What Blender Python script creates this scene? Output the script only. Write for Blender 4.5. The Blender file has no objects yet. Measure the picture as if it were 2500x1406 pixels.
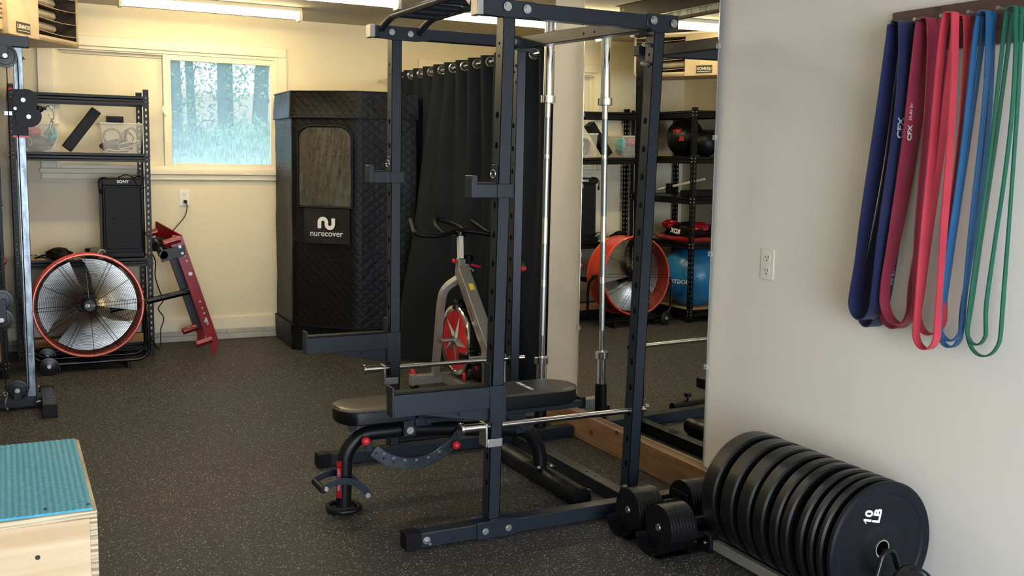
import bpy, bmesh, math, random
from mathutils import Vector, Matrix
random.seed(7)
PI = math.pi
sc = bpy.context.scene
COL = sc.collection
# ------------------------------------------------------------------ camera, world, lights, exposure
def setup_camera():
    yaw, pit, rol = math.radians(26.81), math.radians(7.38), math.radians(1.185)
    f = Vector((math.sin(yaw)*math.cos(pit), math.cos(yaw)*math.cos(pit), -math.sin(pit)))
    r = Vector((math.cos(yaw), -math.sin(yaw), 0)); u = r.cross(f)
    c, s = math.cos(rol), math.sin(rol)
    r2 = c*r + s*u; u2 = -s*r + c*u
    cam = bpy.data.cameras.new('camera'); o = bpy.data.objects.new('camera', cam); COL.objects.link(o)
    M = Matrix((r2, u2, -f)).transposed().to_4x4(); M.translation = (0, 0, 1.4)
    o.matrix_world = M
    cam.sensor_width = 36; cam.lens = 36*2454.5/2500; cam.clip_start = .02; cam.clip_end = 200
    sc.camera = o
setup_camera()
sc.view_settings.view_transform = 'Standard'; sc.view_settings.look = 'None'
sc.view_settings.gamma = 1; sc.view_settings.use_curve_mapping = False
sc.view_settings.exposure = 1.55
sc.cycles.use_denoising = True
sc.cycles.max_bounces = 7; sc.cycles.diffuse_bounces = 4; sc.cycles.glossy_bounces = 4
sc.cycles.transparent_max_bounces = 12; sc.cycles.transmission_bounces = 4
sc.cycles.caustics_reflective = False; sc.cycles.caustics_refractive = False
sc.cycles.sample_clamp_indirect = 4
W = bpy.data.worlds.new('world'); sc.world = W; W.use_nodes = True
W.node_tree.nodes['Background'].inputs[0].default_value = (.74, .88, 1, 1)
W.node_tree.nodes['Background'].inputs[1].default_value = 1.15
def area(name, loc, rot, sx, sy, power, color, spread=PI):
    l = bpy.data.lights.new(name, 'AREA'); l.shape = 'RECTANGLE'; l.size = sx; l.size_y = sy
    l.energy = power; l.color = color; l.spread = spread
    o = bpy.data.objects.new(name, l); COL.objects.link(o); o.location = loc; o.rotation_euler = rot
    return o
# daylight entering by the open garage door behind the camera
area('garage_daylight', (.9, -1.75, 1.05), (PI/2, 0, 0), 3.0, 2.0, 68, (.78, .86, 1.0))
TUBE_E = 10.2
TUBE_C = (1.0, .80, .46)
# ------------------------------------------------------------------ materials
def mat(name, col, rough=.5, metal=0., spec=.5, noise=0., nscale=8., bump=0., bscale=60., coat=0., stretch=None, c2=None, emit=None, estr=1., alpha=1., trans=0., ramp=(.35, .65)):
    m = bpy.data.materials.new(name); m.use_nodes = True
    nt = m.node_tree; b = nt.nodes['Principled BSDF']
    b.inputs['Base Color'].default_value = (*col, 1); b.inputs['Roughness'].default_value = rough
    b.inputs['Metallic'].default_value = metal; b.inputs['Specular IOR Level'].default_value = spec
    b.inputs['Coat Weight'].default_value = coat; b.inputs['Alpha'].default_value = alpha
    b.inputs['Transmission Weight'].default_value = trans
    if emit:
        b.inputs['Emission Color'].default_value = (*emit, 1); b.inputs['Emission Strength'].default_value = estr
    tc = nt.nodes.new('ShaderNodeTexCoord'); src = tc.outputs['Object']
    if stretch:
        mp = nt.nodes.new('ShaderNodeMapping'); mp.inputs['Scale'].default_value = stretch
        nt.links.new(src, mp.inputs[0]); src = mp.outputs[0]
    if c2 is None and noise > 0: c2 = tuple(max(0, c*(1-noise)) for c in col)
    if c2 is not None:
        n = nt.nodes.new('ShaderNodeTexNoise'); n.inputs['Scale'].default_value = nscale; n.inputs['Detail'].default_value = 5
        r = nt.nodes.new('ShaderNodeValToRGB'); r.color_ramp.elements[0].position = ramp[0]; r.color_ramp.elements[1].position = ramp[1]
        r.color_ramp.elements[0].color = (*c2, 1); r.color_ramp.elements[1].color = (*col, 1)
        nt.links.new(src, n.inputs['Vector']); nt.links.new(n.outputs[0], r.inputs[0]); nt.links.new(r.outputs[0], b.inputs['Base Color'])
    if bump > 0:
        n = nt.nodes.new('ShaderNodeTexNoise'); n.inputs['Scale'].default_value = bscale; n.inputs['Detail'].default_value = 3
        bp = nt.nodes.new('ShaderNodeBump'); bp.inputs['Strength'].default_value = bump; bp.inputs['Distance'].default_value = .004
        nt.links.new(src, n.inputs['Vector']); nt.links.new(n.outputs[0], bp.inputs['Height']); nt.links.new(bp.outputs[0], b.inputs['Normal'])
    return m
def N(nt, t, **kw):
    n = nt.nodes.new(t)
    for k, v in kw.items(): setattr(n, k, v)
    return n
def math_(nt, op, a, b=None, c=None):
    n = nt.nodes.new('ShaderNodeMath'); n.operation = op
    for i, v in enumerate((a, b, c)):
        if v is None: continue
        if isinstance(v, (int, float)): n.inputs[i].default_value = v
        else: nt.links.new(v, n.inputs[i])
    return n.outputs[0]
def mixc(nt, fac, a, b):
    n = nt.nodes.new('ShaderNodeMix'); n.data_type = 'RGBA'
    for sock, v in ((n.inputs[0], fac), (n.inputs[6], a), (n.inputs[7], b)):
        if isinstance(v, (int, float)): sock.default_value = v
        elif isinstance(v, tuple): sock.default_value = (*v, 1)
        else: nt.links.new(v, sock)
    return n.outputs[2]
def floor_material():
    m = bpy.data.materials.new('rubber_floor'); m.use_nodes = True; nt = m.node_tree; b = nt.nodes['Principled BSDF']
    tc = N(nt, 'ShaderNodeTexCoord'); L = nt.links
    mp = N(nt, 'ShaderNodeMapping'); L.new(tc.outputs['Object'], mp.inputs[0])
    v = N(nt, 'ShaderNodeTexVoronoi'); v.inputs['Scale'].default_value = 150; L.new(mp.outputs[0], v.inputs['Vector'])
    wn = N(nt, 'ShaderNodeTexNoise'); wn.inputs['Scale'].default_value = 220; wn.inputs['Detail'].default_value = 1; L.new(mp.outputs[0], wn.inputs['Vector'])
    dist = math_(nt, 'ADD', v.outputs['Distance'], math_(nt, 'MULTIPLY', math_(nt, 'SUBTRACT', wn.outputs[0], .5), .5))
    sep = N(nt, 'ShaderNodeSeparateColor'); L.new(v.outputs['Color'], sep.inputs[0])
    on = math_(nt, 'MULTIPLY', math_(nt, 'LESS_THAN', dist, .27), math_(nt, 'GREATER_THAN', sep.outputs[0], .42))
    base = mixc(nt, wn.outputs[0], (.014, .0135, .0135), (.044, .041, .038))
    big = N(nt, 'ShaderNodeTexNoise'); big.inputs['Scale'].default_value = 1.3; L.new(mp.outputs[0], big.inputs['Vector'])
    base = mixc(nt, math_(nt, 'MULTIPLY', big.outputs[0], .5), base, (.030, .027, .024))
    col = mixc(nt, math_(nt, 'MULTIPLY', on, math_(nt, 'POWER', sep.outputs[1], 1.4)), base, (.80, .78, .74))
    # faint jigsaw seams between the tiles
    sx = N(nt, 'ShaderNodeSeparateXYZ'); L.new(mp.outputs[0], sx.inputs[0])
    def seam(a, bb):
        w = math_(nt, 'MULTIPLY', math_(nt, 'PINGPONG', math_(nt, 'MULTIPLY', bb, 1.0), .035), .8)
        w = math_(nt, 'SNAP', w, .014)
        t = math_(nt, 'FRACT', math_(nt, 'ADD', math_(nt, 'DIVIDE', math_(nt, 'ADD', a, w), 1.22), .62))
        return math_(nt, 'LESS_THAN', math_(nt, 'ABSOLUTE', math_(nt, 'SUBTRACT', t, .5)), .0014)
    sm = math_(nt, 'MAXIMUM', seam(sx.outputs[0], sx.outputs[1]), seam(sx.outputs[1], sx.outputs[0]))
    col = mixc(nt, math_(nt, 'MULTIPLY', sm, .75), col, (.004, .004, .004))
    L.new(col, b.inputs['Base Color']); b.inputs['Roughness'].default_value = .62; b.inputs['Specular IOR Level'].default_value = .35
    bp = N(nt, 'ShaderNodeBump'); bp.inputs['Strength'].default_value = .5; bp.inputs['Distance'].default_value = .002
    L.new(wn.outputs[0], bp.inputs['Height']); L.new(bp.outputs[0], b.inputs['Normal'])
    return m
def quilt_material(name, col, rough):
    # diamond stitching in the panel's own UV-like object coordinates: u = along wall, z = up
    m = bpy.data.materials.new(name); m.use_nodes = True; nt = m.node_tree; b = nt.nodes['Principled BSDF']; L = nt.links
    tc = N(nt, 'ShaderNodeTexCoord'); s = N(nt, 'ShaderNodeSeparateXYZ'); L.new(tc.outputs['Object'], s.inputs[0])
    u = math_(nt, 'SUBTRACT', s.outputs[0], s.outputs[1]); u = math_(nt, 'MULTIPLY', u, .72)
    f = 1/.062
    a = math_(nt, 'PINGPONG', math_(nt, 'MULTIPLY', math_(nt, 'ADD', u, s.outputs[2]), f), .5)
    c = math_(nt, 'PINGPONG', math_(nt, 'MULTIPLY', math_(nt, 'SUBTRACT', u, s.outputs[2]), f), .5)
    h = math_(nt, 'POWER', math_(nt, 'MINIMUM', a, c), .45)
    n = N(nt, 'ShaderNodeTexNoise'); n.inputs['Scale'].default_value = 7; n.inputs['Detail'].default_value = 4; n.inputs['Distortion'].default_value = 1.5
    L.new(tc.outputs['Object'], n.inputs['Vector'])
    hh = math_(nt, 'ADD', h, math_(nt, 'MULTIPLY', n.outputs[0], 2.2))
    bp = N(nt, 'ShaderNodeBump'); bp.inputs['Strength'].default_value = .6; bp.inputs['Distance'].default_value = .004
    L.new(hh, bp.inputs['Height']); L.new(bp.outputs[0], b.inputs['Normal'])
    b.inputs['Base Color'].default_value = (*col, 1); b.inputs['Roughness'].default_value = rough; b.inputs['Specular IOR Level'].default_value = .22
    return m
def wood_material(name, c1, c2, axis=1, scale=1., rough=.55, rings=True):
    m = bpy.data.materials.new(name); m.use_nodes = True; nt = m.node_tree; b = nt.nodes['Principled BSDF']; L = nt.links
    tc = N(nt, 'ShaderNodeTexCoord'); mp = N(nt, 'ShaderNodeMapping'); L.new(tc.outputs['Object'], mp.inputs[0])
    st = [14*scale]*3; st[axis] = 1.3*scale; mp.inputs['Scale'].default_value = st
    n = N(nt, 'ShaderNodeTexNoise'); n.inputs['Scale'].default_value = 1.6; n.inputs['Detail'].default_value = 6; n.inputs['Distortion'].default_value = 1.2
    L.new(mp.outputs[0], n.inputs['Vector'])
    r = N(nt, 'ShaderNodeValToRGB'); r.color_ramp.elements[0].position = .35; r.color_ramp.elements[1].position = .68
    r.color_ramp.elements[0].color = (*c2, 1); r.color_ramp.elements[1].color = (*c1, 1)
    L.new(n.outputs[0], r.inputs[0]); col = r.outputs[0]
    if rings:
        v = N(nt, 'ShaderNodeTexVoronoi'); v.inputs['Scale'].default_value = 3.2
        mp2 = N(nt, 'ShaderNodeMapping'); s2 = [2.2]*3; s2[axis] = 1.1; mp2.inputs['Scale'].default_value = s2
        L.new(tc.outputs['Object'], mp2.inputs[0]); L.new(mp2.outputs[0], v.inputs['Vector'])
        k = math_(nt, 'LESS_THAN', v.outputs['Distance'], .07)
        col = mixc(nt, math_(nt, 'MULTIPLY', k, .8), col, (c2[0]*.3, c2[1]*.25, c2[2]*.2))
    L.new(col, b.inputs['Base Color']); b.inputs['Roughness'].default_value = rough
    return m
def mix_transparent(name, col, fac, rough=.1, spec_shader='glossy', streak=False, translucent=False, tint=(1, 1, 1)):
    m = bpy.data.materials.new(name); m.use_nodes = True; nt = m.node_tree; L = nt.links
    nt.nodes.remove(nt.nodes['Principled BSDF']); out = nt.nodes['Material Output']
    t = N(nt, 'ShaderNodeBsdfTransparent'); t.inputs[0].default_value = (*tint, 1)
    if translucent:
        d = N(nt, 'ShaderNodeBsdfTranslucent'); d.inputs[0].default_value = (*col, 1)
    elif spec_shader == 'glossy':
        d = N(nt, 'ShaderNodeBsdfGlossy'); d.inputs[0].default_value = (*col, 1); d.inputs['Roughness'].default_value = rough
    else:
        d = N(nt, 'ShaderNodeBsdfPrincipled'); d.inputs['Base Color'].default_value = (*col, 1); d.inputs['Roughness'].default_value = rough
    if name == 'clear_pvc_window':
        tc0 = N(nt, 'ShaderNodeTexCoord'); n0 = N(nt, 'ShaderNodeTexNoise'); n0.inputs['Scale'].default_value = 16; n0.inputs['Detail'].default_value = 4; n0.inputs['Distortion'].default_value = .3
        mp0 = N(nt, 'ShaderNodeMapping'); mp0.inputs['Scale'].default_value = (1, 1, .5); L.new(tc0.outputs['Object'], mp0.inputs[0]); L.new(mp0.outputs[0], n0.inputs['Vector'])
        b0 = N(nt, 'ShaderNodeBump'); b0.inputs['Strength'].default_value = .6; b0.inputs['Distance'].default_value = .006; L.new(n0.outputs[0], b0.inputs['Height']); L.new(b0.outputs[0], d.inputs['Normal'])
    mx = N(nt, 'ShaderNodeMixShader'); L.new(t.outputs[0], mx.inputs[1]); L.new(d.outputs[0], mx.inputs[2]); mx.inputs[0].default_value = fac
    if streak:
        tc = N(nt, 'ShaderNodeTexCoord'); mp = N(nt, 'ShaderNodeMapping'); mp.inputs['Scale'].default_value = (60, 1, 9); L.new(tc.outputs['Object'], mp.inputs[0])
        n = N(nt, 'ShaderNodeTexNoise'); n.inputs['Scale'].default_value = 2; n.inputs['Detail'].default_value = 5; L.new(mp.outputs[0], n.inputs['Vector'])
        s = N(nt, 'ShaderNodeSeparateXYZ'); L.new(tc.outputs['Object'], s.inputs[0])
        low = N(nt, 'ShaderNodeMapRange'); low.inputs[1].default_value = .55; low.inputs[2].default_value = .0; low.inputs[3].default_value = 0; low.inputs[4].default_value = 1
        L.new(s.outputs[2], low.inputs[0])
        st = math_(nt, 'MULTIPLY', math_(nt, 'POWER', n.outputs[0], 2.2), math_(nt, 'MULTIPLY', low.outputs[0], 1.1))
        L.new(math_(nt, 'MINIMUM', math_(nt, 'ADD', st, fac), .9), mx.inputs[0])
    L.new(mx.outputs[0], out.inputs[0])
    return m
M = {}
def mk():
    M['floor'] = floor_material()
    M['wall'] = mat('painted_wall', (.79, .715, .53), .6, noise=.04, nscale=2.5, bump=.12, bscale=35, spec=.3)
    M['wallR'] = mat('painted_side_wall', (.78, .745, .685), .6, noise=.05, nscale=1.6, bump=.10, bscale=30, spec=.3)
    M['ceil'] = mat('painted_ceiling', (.55, .51, .43), .8, noise=.05, nscale=1.5)
    M['trim'] = mat('painted_trim', (.83, .765, .59), .45, noise=.06, nscale=6)
    M['panel'] = mat('painted_plywood', (.77, .71, .55), .6, noise=.12, nscale=3, stretch=(1, 1, .4), bump=.15, bscale=20)
    M['curb'] = mat('painted_curb', (.50, .50, .45), .8, noise=.3, nscale=6)
    M['rack'] = mat('black_powder_coat', (.0125, .0175, .0250), .36, noise=.15, nscale=30, bump=.05, bscale=400, spec=.36)
    M['rackdark'] = mat('hole_dark', (.003, .003, .004), .9)
    M['black'] = mat('black_plastic', (.004, .004, .005), .45, noise=.2, nscale=20, spec=.2)
    M['blackgloss'] = mat('gloss_black', (.003, .003, .004), .22, spec=.35, noise=.2, nscale=10)
    M['shelf'] = mat('black_shelf_steel', (.0055, .0055, .006), .36, spec=.22, noise=.15, nscale=14)
    M['chrome'] = mat('chrome', (.80, .79, .76), .14, 1., noise=.12, nscale=40)
    M['knurl'] = mat('knurled_steel', (.36, .37, .37), .38, 1., noise=.3, nscale=300)
    M['zinc'] = mat('zinc_bolt', (.46, .45, .42), .40, 1., noise=.25, nscale=120)
    M['galv'] = mat('galvanised_steel', (.27, .31, .34), .36, 1., noise=.6, nscale=14, stretch=(3, 3, .8))
    M['rubber'] = mat('black_rubber', (.0055, .0055, .0065), .33, spec=.38, noise=.25, nscale=9, bump=.05, bscale=90)
    M['rubberface'] = mat('bumper_rubber_face', (.0042, .0065, .011), .5, spec=.22, noise=.15, nscale=9)
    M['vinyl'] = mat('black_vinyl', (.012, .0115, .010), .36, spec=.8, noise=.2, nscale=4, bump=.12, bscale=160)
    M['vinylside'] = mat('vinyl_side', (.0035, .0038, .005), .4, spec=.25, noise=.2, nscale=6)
    M['white'] = mat('white_print', (.82, .82, .80), .6, noise=.05)
    M['dimwhite'] = mat('faded_print', (.42, .45, .55), .7, noise=.1)
    M['quilt'] = quilt_material('quilted_black_fabric', (.0045, .0048, .006), .46)
    M['blackfab'] = mat('plain_black_fabric', (.0038, .004, .0055), .5, spec=.2, noise=.2, nscale=5, bump=.4, bscale=9)
    M['curtain'] = mat('charcoal_curtain', (.0105, .0142, .0205), .72, noise=.25, nscale=3, bump=.25, bscale=14, spec=.15)
    M['red'] = mat('red_paint', (.30, .008, .014), .25, noise=.3, nscale=4, spec=.6, coat=.4)
    M['redplastic'] = mat('red_plastic', (.66, .022, .036), .35, noise=.1, spec=.5)
    M['orange'] = mat('orange_red_enamel', (.66, .06, .028), .3, noise=.12, nscale=8, spec=.5, coat=.3)
    M['silver'] = mat('silver_grey_paint', (.36, .345, .31), .38, .55, noise=.1, nscale=20)
    M['alu'] = mat('brushed_aluminium', (.50, .50, .48), .32, 1., noise=.25, nscale=6, stretch=(1, 1, 9))
    M['wood'] = wood_material('stained_board', (.33, .185, .095), (.19, .095, .042), 1, 1.0, .42)
    M['darkwood'] = wood_material('dark_stained_board', (.125, .062, .050), (.07, .034, .030), 1, .8, .5)
    M['ply'] = wood_material('plywood_face', (.80, .62, .40), (.62, .43, .24), 0, .45, .6, rings=False)
    M['plyedge'] = mat('plywood_edge', (.74, .62, .42), .7, c2=(.34, .24, .14), nscale=3, stretch=(1, 1, 40), ramp=(.42, .58))
    M['particle'] = mat('particle_board', (.55, .36, .19), .7, noise=.3, nscale=60)
    M['bluemat'] = mat('blue_ribbed_mat', (.07, .42, .58), .6, c2=(.05, .32, .48), nscale=60, noise=.2)
    M['heater'] = mat('tan_enamel', (.42, .33, .215), .4, noise=.22, nscale=9, c2=(.34, .25, .15), ramp=(.25, .5))
    M['heatdark'] = mat('dark_heater_interior', (.05, .035, .025), .8, noise=.6, nscale=12)  # mottled dark brown for the heater lining and vent strips
    M['heattube'] = mat('heat_exchanger', (.42, .36, .30), .45, .3, noise=.3, nscale=10)
    M['fixture'] = mat('white_fixture', (.80, .77, .66), .4, noise=.05)
    M['plate'] = mat('ivory_plastic', (.80, .77, .68), .35)
    M['slot'] = mat('dark_slot', (.02, .02, .02), .6)
    M['purple'] = mat('indigo_latex', (.019, .023, .080), .48, noise=.18, nscale=7)
    M['maroon'] = mat('crimson_latex', (.32, .036, .070), .48, noise=.15, nscale=7)
    M['redband'] = mat('red_latex', (.52, .045, .068), .45, noise=.15, nscale=7)
    M['blueband'] = mat('blue_latex', (.018, .115, .27), .45, noise=.15, nscale=7)
    M['greenband'] = mat('green_latex', (.008, .11, .066), .45, noise=.15, nscale=7)
    M['blueball'] = mat('blue_vinyl_ball', (.02, .20, .46), .28, noise=.1, spec=.5)
    M['cyan'] = mat('cyan_cloth', (.06, .50, .62), .7, noise=.25, nscale=10)
    M['pink'] = mat('pink_cloth', (.60, .10, .16), .7, noise=.2)
    M['cream'] = mat('cream_webbing', (.62, .58, .46), .7, noise=.2, nscale=20)
    M['greycloth'] = mat('grey_padding', (.16, .17, .17), .7, noise=.3, nscale=12)
    M['yellow'] = mat('yellow_label', (.80, .62, .03), .5, noise=.1)
    M['bin'] = mix_transparent('clear_bin_plastic', (.75, .74, .70), .16, .25, 'p')
    M['binrim'] = mix_transparent('clear_bin_rim', (.85, .83, .76), .55, .2, 'p')
    M['pvc'] = mix_transparent('clear_pvc_window', (.60, .60, .58), .24, .06, 'glossy')
    M['clip'] = mix_transparent('clear_clip', (.85, .85, .85), .25, .15, 'p')
    M['glass'] = mix_transparent('dirty_glass', (.74, .87, .92), .19, translucent=True, streak=True, tint=(.93, .98, 1))
    M['crinkle'] = mat('silver_crinkled_lining', (.042, .046, .052), .36, .4, c2=(.012, .013, .016), nscale=1.6, bump=1.0, bscale=7, ramp=(.25, .75), stretch=(5, 5, .5))
    M['bark'] = mat('bark', (.085, .105, .10), .9, noise=.5, nscale=12, bump=.5, bscale=20)
    M['leaf'] = mat('leaf', (.14, .26, .10), .6, c2=(.08, .18, .10), nscale=3)
    M['leaf2'] = mat('bush_leaf', (.16, .30, .08), .6, c2=(.06, .18, .09), nscale=3)
    M['field'] = mat('dry_field', (.30, .20, .115), .9, noise=.2, nscale=.5)
    M['ground'] = mat('grass_ground', (.10, .16, .05), .9, noise=.3, nscale=2)
    M['drive'] = mat('concrete_drive', (.50, .49, .47), .85, noise=.15, nscale=2)
    m = bpy.data.materials.new('mirror_silver'); m.use_nodes = True; b = m.node_tree.nodes['Principled BSDF']
    b.inputs['Base Color'].default_value = (.90, .92, .90, 1); b.inputs['Metallic'].default_value = 1; b.inputs['Roughness'].default_value = 0.0
    M['mirror'] = m
    M['gunmetal'] = mat('dark_plated_steel', (.15, .17, .20), .30, 1., noise=.3, nscale=20)
    M['tubefill'] = mat('added_fill_tube', (.9, .9, .88), .4, emit=(1.0, .92, .80), estr=5.2)  # cooler emission for the added fill fixture over the rack
    M['tube'] = mat('lit_tube', (.9, .9, .85), .4, emit=TUBE_C, estr=TUBE_E)
mk()
# ------------------------------------------------------------------ mesh helpers
class G:
    def __init__(s): s.v = []; s.f = []; s.m = []
    def poly(s, vs, fs, m=0):
        o = len(s.v); s.v += [tuple(p) for p in vs]
        for f in fs: s.f.append([o+i for i in f]); s.m.append(m)
        return s
    def box(s, x0, x1, y0, y1, z0, z1, m=0):
        vs = [(x, y, z) for x in (x0, x1) for y in (y0, y1) for z in (z0, z1)]
        return s.poly(vs, [(0, 1, 3, 2), (4, 6, 7, 5), (0, 4, 5, 1), (2, 3, 7, 6), (0, 2, 6, 4), (1, 5, 7, 3)], m)
    def obox(s, c, size, R, m=0):
        c = Vector(c); hx, hy, hz = [a/2 for a in size]
        vs = [c + R @ Vector((x, y, z)) for x in (-hx, hx) for y in (-hy, hy) for z in (-hz, hz)]
        return s.poly(vs, [(0, 1, 3, 2), (4, 6, 7, 5), (0, 4, 5, 1), (2, 3, 7, 6), (0, 2, 6, 4), (1, 5, 7, 3)], m)
    def bar(s, p0, p1, w, h, up=(0, 0, 1), m=0):   # w across, h along up
        p0, p1 = Vector(p0), Vector(p1); d = (p1-p0); L = d.length; d.normalize()
        sd = d.cross(Vector(up)).normalized(); u = sd.cross(d)
        R = Matrix((d, sd, u)).transposed()
        return s.obox((p0+p1)/2, (L, w, h), R, m)
    def tube(s, pts, r, seg=12, closed=False, m=0, radii=None):
        pts = [Vector(p) for p in pts]; n = len(pts); rings = []; prev = None
        for i, p in enumerate(pts):
            if closed: t = pts[(i+1) % n] - pts[i-1]
            else: t = pts[min(i+1, n-1)] - pts[max(i-1, 0)]
            t.normalize()
            if prev is None:
                a = Vector((0, 0, 1)) if abs(t.z) < .9 else Vector((1, 0, 0))
                nrm = t.cross(a).normalized()
            else: nrm = (prev - t*prev.dot(t)).normalized()
            prev = nrm; bn = t.cross(nrm); rr = radii[i] if radii else r
            rings.append([p + rr*(math.cos(2*PI*k/seg)*nrm + math.sin(2*PI*k/seg)*bn) for k in range(seg)])
        vs = [q for R in rings for q in R]; fs = []
        for i in range(n if closed else n-1):
            j = (i+1) % n
            for k in range(seg): fs.append((i*seg+k, i*seg+(k+1) % seg, j*seg+(k+1) % seg, j*seg+k))
        if not closed: fs += [tuple(range(seg))[::-1], tuple((n-1)*seg+k for k in range(seg))]
        return s.poly(vs, fs, m)
    def cyl(s, p0, p1, r, r2=None, seg=24, m=0):
        return s.tube([p0, p1], r, seg, m=m, radii=[r, r if r2 is None else r2])
    def lathe(s, prof, o, ax, seg=32, m=0, closed=False, caps=True):
        o, ax = Vector(o), Vector(ax).normalized(); a = Vector((0, 0, 1)) if abs(ax.z) < .9 else Vector((1, 0, 0))
        u = ax.cross(a).normalized(); w = ax.cross(u); n = len(prof)
        vs = [o + ax*h + r*(math.cos(2*PI*k/seg)*u + math.sin(2*PI*k/seg)*w) for r, h in prof for k in range(seg)]; fs = []
        for i in range(n if closed else n-1):
            j = (i+1) % n
            for k in range(seg): fs.append((i*seg+k, i*seg+(k+1) % seg, j*seg+(k+1) % seg, j*seg+k))
        if not closed and caps:
            if prof[0][0] > 1e-5: fs.append(tuple(range(seg))[::-1])
            if prof[-1][0] > 1e-5: fs.append(tuple((n-1)*seg+k for k in range(seg)))
        return s.poly(vs, fs, m)
    def torus(s, c, ax, R, r, seg=48, ts=8, m=0):
        prof = [(R + r*math.cos(2*PI*k/ts), r*math.sin(2*PI*k/ts)) for k in range(ts)]
        return s.lathe(prof, c, ax, seg, m, closed=True)
    def prism(s, pts, o, u, v, t, m=0):
        o, u, v = Vector(o), Vector(u), Vector(v); n = u.cross(v).normalized(); k = len(pts)
        vs = [o + u*a + v*b for a, b in pts] + [o + u*a + v*b + n*t for a, b in pts]
        fs = [tuple(range(k))[::-1], tuple(range(k, 2*k))] + [(i, (i+1) % k, k+(i+1) % k, k+i) for i in range(k)]
        return s.poly(vs, fs, m)
    def sphere(s, c, r, seg=24, rings=14, sc_=(1, 1, 1), m=0):
        c = Vector(c); vs = []; fs = []
        for i in range(1, rings):
            th = PI*i/rings
            for k in range(seg):
                ph = 2*PI*k/seg
                vs.append(c + Vector((r*sc_[0]*math.sin(th)*math.cos(ph), r*sc_[1]*math.sin(th)*math.sin(ph), r*sc_[2]*math.cos(th))))
        for i in range(rings-2):
            for k in range(seg): fs.append((i*seg+k, i*seg+(k+1) % seg, (i+1)*seg+(k+1) % seg, (i+1)*seg+k)[::-1])
        a = len(vs); vs += [c + Vector((0, 0, r*sc_[2])), c - Vector((0, 0, r*sc_[2]))]
        for k in range(seg):
            fs.append((a, k, (k+1) % seg)); fs.append((a+1, (rings-2)*seg+(k+1) % seg, (rings-2)*seg+k))
        return s.poly(vs, fs, m)
    def ribbon(s, pts, widths, t, closed=False, m=0):
        # pts: centre points; widths: width vectors (full) per point; t thickness
        pts = [Vector(p) for p in pts]; n = len(pts); vs = []; fs = []
        for i, p in enumerate(pts):
            tg = (pts[(i+1) % n] - pts[i-1]) if closed else (pts[min(i+1, n-1)] - pts[max(i-1, 0)])
            w = Vector(widths[i]) if isinstance(widths, list) else Vector(widths)
            nr = tg.cross(w); nr = nr.normalized() if nr.length > 1e-9 else Vector((0, 1, 0))
            vs += [p - w/2 - nr*t/2, p + w/2 - nr*t/2, p + w/2 + nr*t/2, p - w/2 + nr*t/2]
        for i in range(n if closed else n-1):
            j = (i+1) % n
            for k in range(4): fs.append((i*4+k, i*4+(k+1) % 4, j*4+(k+1) % 4, j*4+k))
        if not closed: fs += [(3, 2, 1, 0), tuple((n-1)*4+k for k in range(4))]
        return s.poly(vs, fs, m)
    def sheet(s, grid, m=0, t=0):
        R = len(grid); C_ = len(grid[0]); vs = [p for r in grid for p in r]
        fs = [(i*C_+j, i*C_+j+1, (i+1)*C_+j+1, (i+1)*C_+j) for i in range(R-1) for j in range(C_-1)]
        return s.poly(vs, fs, m)
    def add(s, me, mtx, m=0):
        o = len(s.v); s.v += [tuple(mtx @ v.co) for v in me.vertices]
        for p in me.polygons: s.f.append([o+i for i in p.vertices]); s.m.append(m)
        return s
OFF = {}
def build(name, g, mats, parent=None, bevel=0, smooth=35, solid=0, subsurf=0):
    me = bpy.data.meshes.new(name)
    if parent is not None: off = OFF[parent.name]
    else:
        xs = [p[0] for p in g.v]; ys = [p[1] for p in g.v]; zs = [p[2] for p in g.v]
        off = Vector(((min(xs)+max(xs))/2, (min(ys)+max(ys))/2, min(zs)))
    me.from_pydata([(p[0]-off.x, p[1]-off.y, p[2]-off.z) for p in g.v], [], g.f)
    if not isinstance(mats, (list, tuple)): mats = [mats]
    for m in mats: me.materials.append(M[m] if isinstance(m, str) else m)
    me.polygons.foreach_set('material_index', g.m)
    me.update()
    bm = bmesh.new(); bm.from_mesh(me)
    bmesh.ops.recalc_face_normals(bm, faces=bm.faces)
    if smooth:
        th = math.radians(smooth)
        for f in bm.faces: f.smooth = True
        for e in bm.edges:
            e.smooth = len(e.link_faces) == 2 and e.calc_face_angle(4) < th
    bm.to_mesh(me); bm.free()
    o = bpy.data.objects.new(name, me); COL.objects.link(o)
    if parent is not None: o.parent = parent
    else: o.location = off
    OFF[o.name] = off
    if solid:
        md = o.modifiers.new('solid', 'SOLIDIFY'); md.thickness = solid; md.offset = 0
    if bevel:
        md = o.modifiers.new('bevel', 'BEVEL'); md.width = bevel; md.segments = 2; md.limit_method = 'ANGLE'; md.angle_limit = math.radians(40)
        md.harden_normals = False
    if subsurf:
        md = o.modifiers.new('sub', 'SUBSURF'); md.levels = subsurf; md.render_levels = subsurf
    return o
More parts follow.
